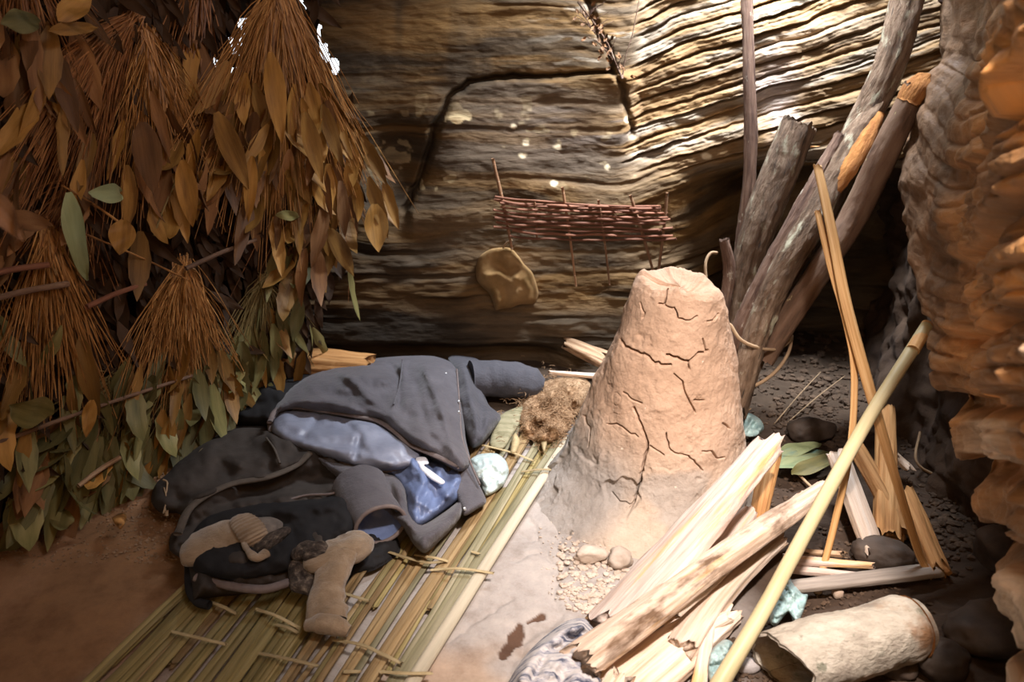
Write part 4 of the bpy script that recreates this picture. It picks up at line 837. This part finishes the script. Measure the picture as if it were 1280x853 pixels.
# blue grey jacket
jk = thing('blue_jacket', PF(500, 600, 0), 'navy grey jacket turned partly inside out over the mat with its blue lining showing', 'jacket')
hl = dome(.03, .07, 24, [([(360, 535), (430, 548), (520, 575)], .012, 9), ([(505, 560), (530, 600), (515, 640)], .014, 6), ([(540, 585), (545, 620)], -.012, 6), ([(480, 545), (520, 560), (560, 585)], -.015, 5), ([(550, 590), (530, 640)], .012, 5), ([(570, 600), (540, 650)], .010, 5)], .035, .05, 12)
cloth('lining', [(472, 540), (520, 552), (560, 572), (582, 590), (576, 622), (548, 645), (524, 660), (508, 652), (505, 620), (492, 598), (470, 590), (462, 560)], hl, 'lining', parent=jk, step=2.8, bz=.02)
hl2 = dome(.07, .065, 14, [([(360, 528), (400, 545), (440, 545)], .012, 8), ([(400, 520), (380, 545)], -.012, 5), ([(450, 540), (470, 565), (500, 560)], .018, 10), ([(430, 528), (450, 545), (445, 570)], -.012, 5), ([(380, 555), (440, 565), (490, 580)], .01, 5)], .012, .03, 13)
cloth('sleeve_lining', [(340, 525), (352, 512), (380, 508), (425, 516), (470, 524), (505, 545), (528, 566), (515, 585), (470, 590), (430, 580), (380, 566), (350, 552), (338, 540)], hl2, 'lining_grey', parent=jk, step=2.8, bz=.03)
hb = dome(.09, .085, 34, [(a_, b_*1.45, c_*.85) for a_, b_, c_ in [([(418, 460), (445, 480), (465, 500), (500, 525)], .012, 7), ([(505, 450), (502, 480), (492, 508)], .014, 5), ([(482, 450), (500, 470), (498, 505)], -.016, 5), ([(530, 460), (555, 520), (565, 560)], .010, 6), ([(350, 515), (400, 500), (470, 520), (540, 560)], .018, 9), ([(380, 490), (440, 500), (480, 530)], -.012, 8), ([(440, 470), (480, 475)], .014, 10), ([(470, 530), (520, 520), (560, 530)], -.006, 8), ([(440, 500), (470, 515), (510, 530), (550, 545)], .006, 5), ([(520, 480), (530, 520), (540, 555)], -.005, 5), ([(380, 478), (400, 495), (440, 510)], .006, 5)]], .03, .022, 14)
cloth('back_panel', [(337, 524), (345, 504), (362, 486), (385, 470), (420, 456), (455, 450), (480, 447), (510, 445), (545, 446), (572, 460), (578, 500), (582, 548), (588, 578), (574, 590), (540, 572), (512, 560), (492, 543), (470, 530), (440, 524), (405, 521), (372, 514), (350, 518), (342, 530)], hb, 'jacket_cloth', parent=jk, thick=.02)
hc = dome(.04, .095, 24, [([(578, 450), (590, 500), (600, 550)], .014, 5), ([(592, 460), (604, 510), (598, 550)], -.016, 5), ([(610, 510), (605, 550)], .01, 5)], .025, .03, 15)
cloth('front_panel', [(560, 448), (585, 446), (600, 452), (603, 480), (610, 505), (622, 516), (626, 524), (612, 545), (602, 556), (590, 560), (580, 540), (566, 500)], hc, 'jacket_dark', parent=jk, bz=.02)
V, F, g = tube([PF(588, 474, .10), PF(618, 474, .09), (PF(648, 476, .085)), PF(668, 480, .08), PF(680, 482, .075)], [.085, .088, .082, .074, .035], 30, 60, .82, lambda L, a, g_: .014*fbm(g_*np.array([12, 9, 9]), 4, 6)+.004*fbm(g_*np.array([26, 14, 14]), 3, 9), seed=2); obj('sleeve', V, F, MT['jacket_dark'], parent=jk, gr=g)
hd = dome(.06, .03, 8, (), .01, .03, 16)
cloth('placket', [(560, 560), (584, 572), (596, 600), (608, 627), (596, 637), (580, 645), (572, 625), (560, 602), (552, 590)], hd, 'jacket_cloth', parent=jk, thick=.012)
he = dome(.05, .085, 20, [([(440, 590), (460, 620), (470, 645)], .012, 10), ([(495, 600), (508, 630), (512, 655)], .018, 5), ([(485, 600), (495, 640)], -.018, 5), ([(520, 670), (550, 640), (575, 620)], -.012, 7)], .03, .03, 17)
cloth('lower_front', [(385, 566), (430, 578), (470, 586), (495, 596), (507, 612), (512, 640), (528, 656), (556, 640), (576, 626), (578, 642), (566, 660), (544, 682), (530, 692), (516, 680), (506, 664), (480, 640), (452, 630), (430, 606)], he, 'jacket_cloth', parent=jk, bz=.02)
# open cuff of the near sleeve
A = PF(448, 606, .10); B = PF(476, 656, .105); V, F, g = tube([A, (A*2+B)/3, (A+2*B)/3, B], [.082, .080, .076, .074], 30, 30, .80, lambda L, a, g_: .010*fbm(g_*np.array([10, 12, 12]), 4, 8), caps=False); n = len(V)
ns = obj('near_sleeve', V, F, MT['jacket_cloth'], parent=jk, gr=g)
ring = V[-30:]; c0 = ring.mean(0); T = (B-A)/np.linalg.norm(B-A)
V2, F2, g2 = tube(np.concatenate([ring, ring[:1]]), .0065, 8, 31, 1, smoothp=False, caps=False); obj('cuff', V2, F2, MT['jacket_trim'], parent=ns, gr=g2, label='brown edged cuff')
inn = [c0+(ring-c0)*f-T*dd for f, dd in ((.97, 0), (.93, .03), (.85, .07), (.5, .10), (.02, .11))]; V3 = np.concatenate(inn); V3 = V3+.006*fbm(V3*40, 3, 2)[:, None]; obj('cuff_lining', V3, grid_faces(5, 30, True), MT['lining'], parent=ns)
hhb = one(hb, .004)
seam([(337, 528), (345, 513), (365, 509), (405, 514), (440, 520), (470, 526), (492, 539), (512, 556), (540, 568), (574, 584)], .010, 'jacket_trim', 'hem', jk, lambda x, y: .135, flat=.6)
seam([(337, 528), (343, 547), (372, 562), (405, 566), (435, 582), (470, 590), (505, 583)], .011, 'jacket_trim', 'hem', jk, lambda x, y: .085, flat=.8)
seam([(571, 462), (574, 500), (577, 545), (588, 578), (600, 606)], .0035, 'jacket_trim', 'seam', jk, lambda x, y: np.interp(y, [462, 560, 606], [.135, .125, .095]))
seam([(503, 450), (500, 478), (492, 506)], .003, 'jacket_cloth', 'seam', jk, lambda x, y: hhb(x, y))
for k, (x, y, z) in enumerate([(558, 468, .163), (572, 572, .105), (581, 637, .092), (574, 503, .14), (574, 516, .14)]):
    p = PF(x, y, z); V, F, g = tube([p, p+[0, -.002, .006]], .0042, 10, 2); obj('snap', V, F, MT['metal'], parent=jk, gr=g)
cloth('loop_tag', [(515, 578), (521, 572), (532, 572), (536, 580), (530, 582), (541, 590), (556, 602), (551, 606), (538, 599), (526, 588), (522, 580)], dome(.120, .006, 4), 'white_tag', parent=jk, thick=.002, step=1.6, label='white care label on a loop')

# ------------------------------------------------------------ socks
def sockpart(nm, pts, R, m, par, flat=.6, seed=0, amp=.004, rib=0, label=None, n=30, rings=60):
    dsp = lambda L, a, g_: amp*fbm(g_*np.array([18, 18, 18]), 4, seed)*2+(.0020*np.sin(a*30) if rib else 0)+amp*.55*np.sin(L*105+1.5*np.cos(a+seed)+3*fbm(g_*9, 2, seed))*(.2+sm(-.1, .3, fbm(g_*7, 2, seed+4)))
    V, F, g = tube([PF(*p) for p in pts], R, n, rings, flat, dsp, seed=seed); return obj(nm, V, F, MT[m], parent=par, gr=g, label=label)
s1 = thing('wool_sock', PF(295, 680, .03), 'folded tan wool sock with a ribbed cuff, left one of the pair', 'sock')
sockpart('foot', [(229, 694, .10), (245, 688, .11), (275, 676, .115), (305, 666, .12), (318, 662, .12)], [.035, .058, .064, .062, .060], 'sock', s1, .62, 3, .0065, rings=110, n=60)
sockpart('ribbed_cuff', [(297, 672, .125), (303, 668, .13), (311, 664, .132), (318, 661, .13)], [.060, .068, .068, .062], 'sock', s1, .66, 5, .002, rib=1, n=136, rings=24)
tb = sockpart('turned_back', [(312, 670, .12), (325, 662, .125), (340, 658, .12), (352, 660, .11)], [.045, .050, .042, .02], 'sock_grey', s1, .55, 7)
sockpart('fleece_inside', [(318, 688, .115), (330, 682, .125), (344, 672, .13), (358, 662, .12)], [.016, .028, .028, .014], 'sock_fleece', tb, .6, 9, .006)
sockpart('heel', [(304, 680, .14), (312, 692, .145), (322, 698, .145), (333, 692, .14)], [.010, .011, .011, .010], 'sock', s1, .8, 10)
s2 = thing('wool_sock', PF(410, 750, .03), 'brown grey wool sock twisted down towards the mat, right one of the pair', 'sock')
sockpart('foot', [(448, 672, .10), (440, 684, .11), (420, 694, .115), (400, 700, .12), (385, 702, .11)], [.034, .058, .058, .045, .03], 'sock', s2, .65, 13, .007, rings=110, n=60)
sockpart('leg', [(426, 692, .125), (418, 712, .115), (412, 735, .09), (408, 760, .075), (410, 780, .06)], [.046, .045, .046, .052, .052], 'sock', s2, .6, 15, .006, rings=110, n=60)
sockpart('toe', [(383, 782, .06), (400, 779, .07), (420, 783, .07), (436, 790, .06)], [.016, .028, .028, .016], 'sock', s2, .8, 17)
sockpart('fleece_inside', [(368, 692, .12), (385, 688, .135), (402, 690, .14), (415, 692, .135)], [.022, .036, .036, .02], 'sock_fleece', s2, .6, 19, .006)
sockpart('fleece_fold', [(374, 705, .10), (378, 722, .09), (388, 740, .075), (390, 750, .065)], [.035, .036, .022, .01], 'sock_fleece', s2, .6, 21, .006)
h3 = dome(.01, .035, 20, (), .03, .04, 21)
cloth('black_shirt_edge', [(350, 690), (380, 680), (450, 655), (490, 665), (500, 690), (470, 712), (440, 722), (425, 745), (400, 740), (365, 725)], h3, 'black_cloth', parent=gar, bz=.02)

# crumpled plastic, rag, leaves, fibre
cp_h = dome(.035, .03, 10, [([(596, 590), (615, 580), (628, 590)], .012, 4), ([(600, 605), (612, 612), (622, 600)], -.008, 3), ([(598, 598), (612, 592), (624, 604)], .008, 2.5), ([(606, 575), (604, 600), (612, 615)], .008, 2.5)], .012, .16, 31)
cloth('plastic_sheet', [(588, 575), (600, 568), (620, 567), (632, 576), (636, 590), (630, 606), (618, 616), (606, 620), (600, 606), (592, 592)], cp_h, 'film', label='crumpled pale aqua plastic sheet at the jacket edge on the mat', cat='plastic', step=2, bz=.03)
rg_h = dome(.02, .07, 22, [(a_, b_*.42, c_) for a_, b_, c_ in [([(650, 850), (668, 815), (700, 790), (735, 778)], .03, 5), ([(665, 850), (682, 822), (710, 800), (738, 792)], -.035, 5), ([(690, 845), (700, 825), (722, 812), (740, 815)], .03, 5), ([(700, 860), (712, 838), (735, 832)], -.035, 6), ([(720, 775), (738, 790), (742, 810)], .02, 4), ([(660, 820), (700, 810), (730, 830)], -.02, 4)]], .022, .05, 41)
cloth('crumpled_rag', [(628, 880), (640, 845), (658, 818), (682, 795), (706, 778), (728, 773), (742, 785), (746, 805), (752, 830), (748, 880), (690, 900)], rg_h, 'rag', label='crumpled blue grey and white rag at the bottom edge left of the planks', cat='rag', step=2.2)

def leaf_mesh(L, W, curl, fold, seed, twist=0.0, n=9, tear=0.0):
    """lanceolate leaf along +X, base at origin"""
    rr = np.random.RandomState(seed); u = np.linspace(0, 1, n); w = W*np.sin(np.clip(u, .02, .995)**.75*math.pi)**.8*(1+tear*rr.uniform(-.3, .3, n)); V = []; g = []
    for i, t in enumerate(u):
        x = L*(math.sin(curl*t)/curl if abs(curl) > .01 else t); z0 = L*((1-math.cos(curl*t))/curl if abs(curl) > .01 else 0); tw = twist*t
        for s in (-1, -.5, 0, .5, 1):
            y = s*w[i]; z = fold*abs(s)*w[i]+.006*math.sin(t*9+seed+s*2); y, z = y*math.cos(tw)-z*math.sin(tw), y*math.sin(tw)+z*math.cos(tw)
            V.append([x, y, z0+z]); g.append([t*L+seed, s*w[i]*1.0+seed, 0])
    F = [tuple(x) for x in grid_faces(n, 5)]; return np.array(V), F, np.array(g)
def place(V, P, D, N):
    D = D/np.linalg.norm(D); S = np.cross(N, D); S /= np.linalg.norm(S)+1e-9; N2 = np.cross(D, S); return np.array(P)+V[:, :1]*D+V[:, 1:2]*S+V[:, 2:3]*N2
def leaf(nm, A, B, W, m, label, seed, curl=.4, fold=.25, cat='leaf', twist=0, N=(0, -.35, 1)):
    A = np.array(A); B = np.array(B); V, F, g = leaf_mesh(np.linalg.norm(B-A)*1.03, W, curl, fold, seed, twist, 14); V = place(V, A, B-A, np.array(N, float)); return obj(nm, V, F, MT[m], label=label, cat=cat, gr=g)
leaf('green_leaf', PF(968, 585, .05), PF(1040, 556, .05), .045, 'leaf_green', 'large striped green leaf on the soil right of the pinkish plank', 3, -.3)
leaf('green_leaf', PF(972, 570, .06), PF(1030, 548, .065), .028, 'leaf_fresh', 'yellowish green leaf overlapping the large striped one', 4, -.3)
leaf('green_leaf', PF(990, 592, .04), PF(1052, 572, .04), .03, 'leaf_olive', 'dull green leaf at the lower right of the striped leaf', 5, .2)
for O, nm, lb, z, s in [([(924, 524), (934, 516), (950, 524), (955, 536), (944, 546), (928, 544)], 'teal_scrap', 'small crumpled teal scrap between mound and pinkish plank', .08, 3),
                     ([(970, 745), (985, 722), (1002, 742), (1010, 745), (1000, 775), (992, 778), (985, 766), (970, 783), (962, 775)], 'teal_scrap', 'torn pale teal scrap hanging under the left end of the grey board', .03, 4),
                     ([(888, 815), (905, 800), (916, 805), (908, 825), (900, 850), (888, 853), (884, 835)], 'teal_scrap', 'bluish scrap tucked left of the yellow pole near the bottom edge', .045, 5)]:
    cloth(nm, O, dome(z, .025, 8, (), .03, .12, s), 'film_teal', label=lb, cat='scrap', step=2, thick=.004)
def build_fibre():
    rr = np.random.RandomState(5); hf = dome(.015, .055, 24, (), .06, .09, 51); O = [(655, 500), (672, 482), (700, 472), (735, 476), (738, 500), (720, 520), (705, 545), (680, 556), (655, 545), (648, 520)]
    h = cloth('fibre_heap', O, hf, 'fibre', label='heap of frizzy brown plant fibre between the sleeve and the mound', cat='fibre', step=3)
    parts = []
    for i in range(2200):
        x, y = rr.normal(690, 21), rr.normal(514, 20)
        d = seg_dist(np.array([x]), np.array([y]), O+[O[0]]); z = float(hf(np.array([x]), np.array([y]), d)[0]) if 650 < x < 735 and 476 < y < 552 else .03
        p = PF(x, y, z); a = rr.uniform(0, 2*math.pi); L = rr.uniform(.01, .035); q = p+np.array([math.cos(a)*L, math.sin(a)*L, rr.uniform(-.002, .012)]); mid = (p+q)/2+rr.uniform(-.006, .010, 3)
        parts.append(tube([p, mid, q], rr.uniform(.0006, .0014), 3, 4, caps=False))
    V, F, g = join(parts); obj('strands', V, F, MT['fibre'], parent=h, gr=g, kind='stuff')
build_fibre()
# ------------------------------------------------------------ leaf screen: hanging bundles of leafy stems
rng = np.random.RandomState(12)
TPL = {}
for mn in ('leaf_ochre', 'leaf_brown', 'leaf_olive', 'leaf_fresh'):
    TPL[mn] = []
    for k in range(6):
        V, F, g = leaf_mesh(1.0, .095+.022*(k % 3), [.5, -.4, .9, -.8, .2, 1.3][k], [.3, .5, .15, .7, .4, .25][k], k+len(mn)*10, [0, .4, -.5, .8, -.2, .3][k], 9, .5)
        me = bpy.data.meshes.new('leaf'); me.from_pydata(V.tolist(), [], F); a = me.attributes.new('gr', 'FLOAT_VECTOR', 'POINT'); a.data.foreach_set('vector', (g*.25).astype(np.float32).ravel())
        me.polygons.foreach_set('use_smooth', [True]*len(me.polygons)); me.materials.append(MT[mn]); TPL[mn].append(me)
def put_leaf(parent, P, D, L, mn, wide=1.0):
    me = TPL[mn][rng.randint(6)]; o = bpy.data.objects.new('leaf', me); D = D/np.linalg.norm(D)
    nr = (CAM-P); nr = nr/np.linalg.norm(nr)+rng.normal(0, .45, 3); S = np.cross(nr, D); S /= np.linalg.norm(S); N = np.cross(D, S)
    M3 = Matrix(((D[0]*L, S[0]*L*wide, N[0]*L*.8, 0), (D[1]*L, S[1]*L*wide, N[1]*L*.8, 0), (D[2]*L, S[2]*L*wide, N[2]*L*.8, 0), (0, 0, 0, 1)))
    M3.translation = Vector((np.array(P)-np.array(parent['_w'])).tolist()); o.parent = parent; o.matrix_basis = M3; C.objects.link(o); return o
def bundle(apex, ends, nst, nlf, sm_, lm, off0, off1, label, Ls=(.13, .20), slen=(.45, 1.0), wide=1.0, sag=.02, r=.0019, nm='leaf_bundle', endspread=22, leafat=(.75, 1.05), bead=True):
    """apex pixel, ends = fan edge polyline in pixels; stems run from the apex to points of that fan"""
    ap = scr(apex[0], apex[1], off0); th = thing(nm, ap, label, 'dried leaves', 'bundles of dried leaves hung as a screen')
    parts = []; E = np.array(ends, float); seg = np.concatenate([[0], np.cumsum(np.linalg.norm(np.diff(E, axis=0), axis=1))]); tips = []
    for i in range(int(nst*1.5)):
        s = rng.uniform(0, seg[-1]); e = np.array([np.interp(s, seg, E[:, 0]), np.interp(s, seg, E[:, 1])])+rng.normal(0, endspread, 2); f = rng.uniform(*slen)
        e = np.array(apex)+(e-np.array(apex))*f; a = np.array(apex)+rng.normal(0, 5, 2); o1 = rng.uniform(off0, off1)
        m = a*.5+e*.5+rng.normal(0, 6, 2)
        P = [scr(a[0], a[1], off0+rng.uniform(-.02, .03)), scr(m[0], m[1], (off0+o1)/2+rng.uniform(0, .03))+np.array([0, 0, sag]), scr(e[0], e[1], o1)]
        parts.append(tube(P, [r*1.2, r, r*.6], 3, 7, caps=False, seed=i)); tips.append((e, P))
    V, F, g = join(parts); obj('stems', V, F, MT[sm_], parent=th, gr=g, kind='stuff', smooth=False)
    for i in range(int(nlf*.72)):
        e, P = tips[rng.randint(len(tips))]; t = rng.uniform(*leafat); q = np.array(apex)+(e-np.array(apex))*t; p = scr(q[0], q[1], rng.uniform(off0, off1)+.015)
        q2 = q+(q-np.array(apex))/np.linalg.norm(q-np.array(apex)+1e-6)*30+np.array([rng.normal(0, 10), 26]); p2 = scr(q2[0], q2[1], rng.uniform(off0, off1)+.02)
        mn = lm[rng.randint(len(lm))]; put_leaf(th, p, p2-p, rng.uniform(*Ls)*1.28, mn, wide)
    return th
O_, B_, V_, G_ = 'leaf_ochre', 'leaf_brown', 'leaf_olive', 'leaf_fresh'
bundle((-60, 250), [(-90, 470), (-20, 520), (40, 500)], 70, 20, 'stem_orange', [B_, V_], .03, .1, 'leaf bundle at the far left edge above the green heap')
bundle((60, 290), [(-20, 520), (40, 540), (110, 520), (150, 480)], 170, 24, 'stem_orange', [O_, V_], .07, .15, 'fan of straight orange stems hanging at the left edge under a rail', leafat=(1.0, 1.15))
bundle((150, 470), [(-20, 610), (40, 620), (110, 640), (150, 630)], 60, 80, 'stem_olive', [V_, V_, V_, B_], .04, .10, 'lowest heap of broad green leaves resting on the earth at far left', Ls=(.14, .22), slen=(.3, 1), wide=1.3)
bundle((230, 330), [(130, 520), (190, 540), (250, 510), (310, 480)], 200, 44, 'stem_orange', [O_, V_, V_], .07, .16, 'dense skirt of thin orange stems in the middle of the screen', leafat=(.95, 1.15))
bundle((250, 400), [(120, 600), (180, 590), (240, 540), (290, 520), (330, 490)], 70, 85, 'stem_olive', [V_, V_, V_, V_, O_], .05, .11, 'lower middle bundle of olive green leaves reaching the earth', Ls=(.13, .2), slen=(.5, 1), wide=1.15)
bundle((330, 350), [(250, 500), (295, 500), (335, 455), (372, 415)], 80, 60, 'stem_olive', [V_, V_, V_, O_], .04, .10, 'bundle of olive leaves at the right foot of the screen', Ls=(.12, .18), slen=(.5, 1))
bundle((420, 210), [(330, 340), (370, 350), (400, 330)], 60, 40, 'stem_red', [B_, V_, O_], .02, .08, 'shadowed bundle hanging behind the right hand fan')
bundle((170, 20), [(-30, 180), (-10, 300), (60, 330), (120, 280)], 200, 26, 'stem_red', [O_, B_, B_], .05, .14, 'upper left fan of reddish stems sweeping down to the left', sag=.05)
bundle((185, 40), [(130, 260), (180, 290), (240, 270), (290, 230)], 130, 28, 'stem_orange', [O_, O_, B_], .06, .14, 'upper middle fan with rounded ochre leaves', Ls=(.12, .2))
bundle((20, -70), [(-20, 90), (30, 130), (80, 90), (130, 60)], 70, 30, 'stem_red', [B_, B_, O_], .05, .14, 'dark bundle in the top left corner')
bundle((250, -40), [(190, 150), (230, 170), (270, 150)], 60, 14, 'stem_red', [B_, O_], .02, .06, 'sparse dark stems at the top between the two big fans')
bundle((345, -10), [(225, 190), (260, 270), (300, 300), (340, 330)], 190, 60, 'stem_orange', [O_, O_, B_], .06, .16, 'left half of the great orange fan hung from the top', Ls=(.13, .21), sag=.03)
bundle((352, -14), [(350, 330), (390, 320), (420, 290), (455, 270), (478, 240)], 190, 90, 'stem_orange', [O_, O_, O_, B_], .07, .18, 'right half of the great orange fan ending over the rock wall', Ls=(.13, .20), sag=.02)
bundle((100, 230), [(-20, 300), (20, 380), (90, 400), (140, 380)], 80, 12, 'stem_red', [B_, O_], .03, .09, 'small dark bundle behind the fresh green leaf')
# rails and loose sticks of the screen
for k, (a, b, r, m, lb) in enumerate([((-30, 348), (60, 331), .009, 'rack_wood', 'thick red brown rail stick at the left edge of the screen'), ((-30, 380), (85, 355), .009, 'bark_dark', 'dark rail stick just under the red brown rail'),
        ((108, 384), (182, 355), .008, 'rack_wood', 'slanting red rail stick in the middle of the screen'), ((232, 336), (320, 300), .008, 'bark_dark', 'dark rail stick behind the stems near the screen centre'),
        ((-20, 560), (240, 470), .006, 'bark_dark', 'long thin dark stick low across the foot of the screen'), ((98, 608), (150, 572), .008, 'wood_brown', 'short stick end poking from the green leaves on the earth'),
        ((78, 232), (152, 280), .0035, 'stem_orange', 'fine crossed twig beside the fresh green leaf'), ((100, 290), (235, 350), .003, 'stem_orange', 'long fine twig crossing the screen below the fresh leaf'), ((220, 225), (192, 295), .003, 'stem_olive', 'thin pale twig hanging under the ochre leaves')]):
    A = scr(*a, .15); B = scr(*b, .15); V, F, g = tube([A, (A+B)/2+[0, 0, .005], B], r, 8, 30, 1, bark(.001, k)); obj('screen_stick', V, F, MT[m], gr=g, label=lb, cat='stick')
# single leaves that stand out
def sleaf(nm, a, b, W, m, label, seed, curl=.5, fold=.3, off=.20, twist=0): return leaf(nm, scr(a[0], a[1], off), scr(b[0], b[1], off), W, m, label, seed, curl, fold, twist=twist, N=(.4, -1, .2))
sleaf('drooping_leaf', (86, 240), (108, 362), .030, 'leaf_fresh', 'long fresh green leaf drooping at the left of the screen', 2, -.5, .5, .21, .6)
sleaf('folded_leaf', (112, 243), (186, 240), .028, 'leaf_fresh', 'pale green leaf bent over beside the drooping one', 3, -.9, .3, .21)
sleaf('large_leaf', (3, 30), (60, 22), .03, 'leaf_olive', 'pale olive leaf high in the top left corner', 4, -.5, .3, .22)
sleaf('large_leaf', (62, 38), (128, 32), .018, 'leaf_ochre', 'narrow tan leaf lying level near the top left corner', 5, -.3, .3, .22)
sleaf('large_leaf', (72, 24), (118, -8), .03, 'leaf_ochre', 'broad tan leaf touching the top edge at the left', 6, -.4, .3, .22)
sleaf('large_leaf', (178, 152), (192, 238), .040, 'leaf_brown', 'big rounded brown leaf in the upper middle of the screen', 7, .2, .2, .24)
sleaf('large_leaf', (270, 140), (308, 232), .036, 'leaf_ochre', 'long ochre leaf beneath the bright gap', 8, .2, .3, .24)
sleaf('large_leaf', (338, 65), (350, 175), .034, 'leaf_ochre', 'tall ochre leaf in the middle of the great fan', 9, .3, .35, .25)
sleaf('large_leaf', (228, 200), (240, 280), .032, 'leaf_ochre', 'bright ochre leaf hanging point down over orange stems', 10, .2, .4, .24)
sleaf('large_leaf', (315, 195), (310, 275), .022, 'leaf_ochre', 'orange pointed leaf at the centre of the screen', 11, .1, .5, .25)
sleaf('large_leaf', (155, 275), (150, 318), .036, 'leaf_ochre', 'short rounded ochre leaf under the folded pale leaf', 12, .3, .2, .23)
sleaf('large_leaf', (412, 286), (440, 342), .032, 'leaf_ochre', 'blunt ochre leaf hanging lowest at the right edge of the screen', 13, .2, .2, .20)
sleaf('large_leaf', (468, 255), (470, 312), .045, 'leaf_ochre', 'wide cupped ochre leaf at the outer right end of the fan', 14, .5, .3, .20)
sleaf('large_leaf', (380, 140), (400, 225), .03, 'leaf_ochre', 'ochre leaf right of the tall one in the great fan', 15, .3, .3, .26)
sleaf('large_leaf', (402, 130), (425, 205), .026, 'leaf_ochre', 'second ochre leaf from the right flank of the great fan', 16, .3, .3, .24)
sleaf('large_leaf', (0, 268), (70, 285), .026, 'leaf_brown', 'rusty flat leaf at the left edge above the rails', 17, -.2, .2, .22)
leaf('near_leaf', PD(-14, 238, 1.25), PD(32, 302, 1.25), .016, 'leaf_brown', 'blurred rusty leaf tip close to the camera at the left edge', 18, .3, .3, N=(.3, -1, .2))
sleaf('large_leaf', (345, 268), (386, 272), .018, 'leaf_olive', 'small olive leaf arched over the dark hollow in the screen', 19, -.8, .3, .2)
sleaf('large_leaf', (375, 372), (366, 425), .026, 'leaf_olive', 'upright olive leaf at the right foot of the screen', 20, .2, .4, .12)
sleaf('large_leaf', (115, 500), (108, 545), .020, 'leaf_ochre', 'yellow leaf standing out among the green leaves at the foot', 21, .2, .3, .2)
sleaf('large_leaf', (62, 520), (5, 500), .05, 'leaf_olive', 'very broad dull green leaf at the lower left edge', 22, .4, .2, .2)
# dense litter behind the bundles, coloured dark for the shade between leaves
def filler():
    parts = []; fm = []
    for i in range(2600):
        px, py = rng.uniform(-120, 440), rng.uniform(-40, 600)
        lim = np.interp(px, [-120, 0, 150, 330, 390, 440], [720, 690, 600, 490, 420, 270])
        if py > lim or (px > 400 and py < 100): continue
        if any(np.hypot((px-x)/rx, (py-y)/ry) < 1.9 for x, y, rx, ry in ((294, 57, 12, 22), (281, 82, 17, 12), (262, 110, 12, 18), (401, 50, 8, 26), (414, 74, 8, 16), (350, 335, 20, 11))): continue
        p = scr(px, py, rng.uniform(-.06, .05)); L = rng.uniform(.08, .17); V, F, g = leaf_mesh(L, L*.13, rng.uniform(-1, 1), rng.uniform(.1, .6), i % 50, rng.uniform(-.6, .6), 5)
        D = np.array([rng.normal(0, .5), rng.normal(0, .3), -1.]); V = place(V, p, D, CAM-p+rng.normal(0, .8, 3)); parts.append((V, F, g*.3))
    V, F, g = join(parts); obj('leaf_litter', V, F, MT['leaf_shade'], gr=g, kind='stuff', label='mass of dried leaves, darkened as in shade, packed behind the hanging bundles', cat='dried leaves')
filler()
# dry sprig growing from the crack at the top of the wall
def sprig():
    c = wy(778, 120, .01); th = thing('dry_sprig', c, 'dry branching plant rooted in the wall crack at the top', 'plant'); rr = random.Random(3)
    def br(pts, r, depth):
        V, F, g = tube([wy(x, y, o) for x, y, o in pts], [r]+[r*.5]*(len(pts)-1), 5, 16); obj('twig', V, F, MT['bark_brown'], parent=th, gr=g)
    br([(778, 98, .0), (770, 80, .05), (760, 55, .07), (742, 28, .08), (728, 10, .09), (722, 2, .09)], .006, 0)
    br([(778, 98, .0), (782, 70, .05), (790, 45, .06), (797, 10, .07), (800, -10, .07)], .0035, 0)
    for k in range(26):
        f = rr.random(); x = 775-50*f; y = 90-78*f; a = rr.uniform(-1, 1); L = rr.uniform(12, 28); br([(x, y, .05), (x+L*.5*a, y-L*.5, .07), (x+L*a+rr.uniform(-4, 4), y-L*.8, .08)], .0025, 1)
    for k in range(34):
        f = rr.random(); x = 775-50*f+rr.uniform(-14, 14); y = 90-80*f+rr.uniform(-10, 8); p = wy(x, y, .07); V, F, g = leaf_mesh(.03, .006, .6, .3, k, 0, 5); V = place(V, p, np.array([rr.uniform(-1, 1), -.3, rr.uniform(-1, 1)]), np.array([0, -1, .3])); obj('leaf', V, F, MT['leaf_brown'], parent=th, gr=g)
sprig()
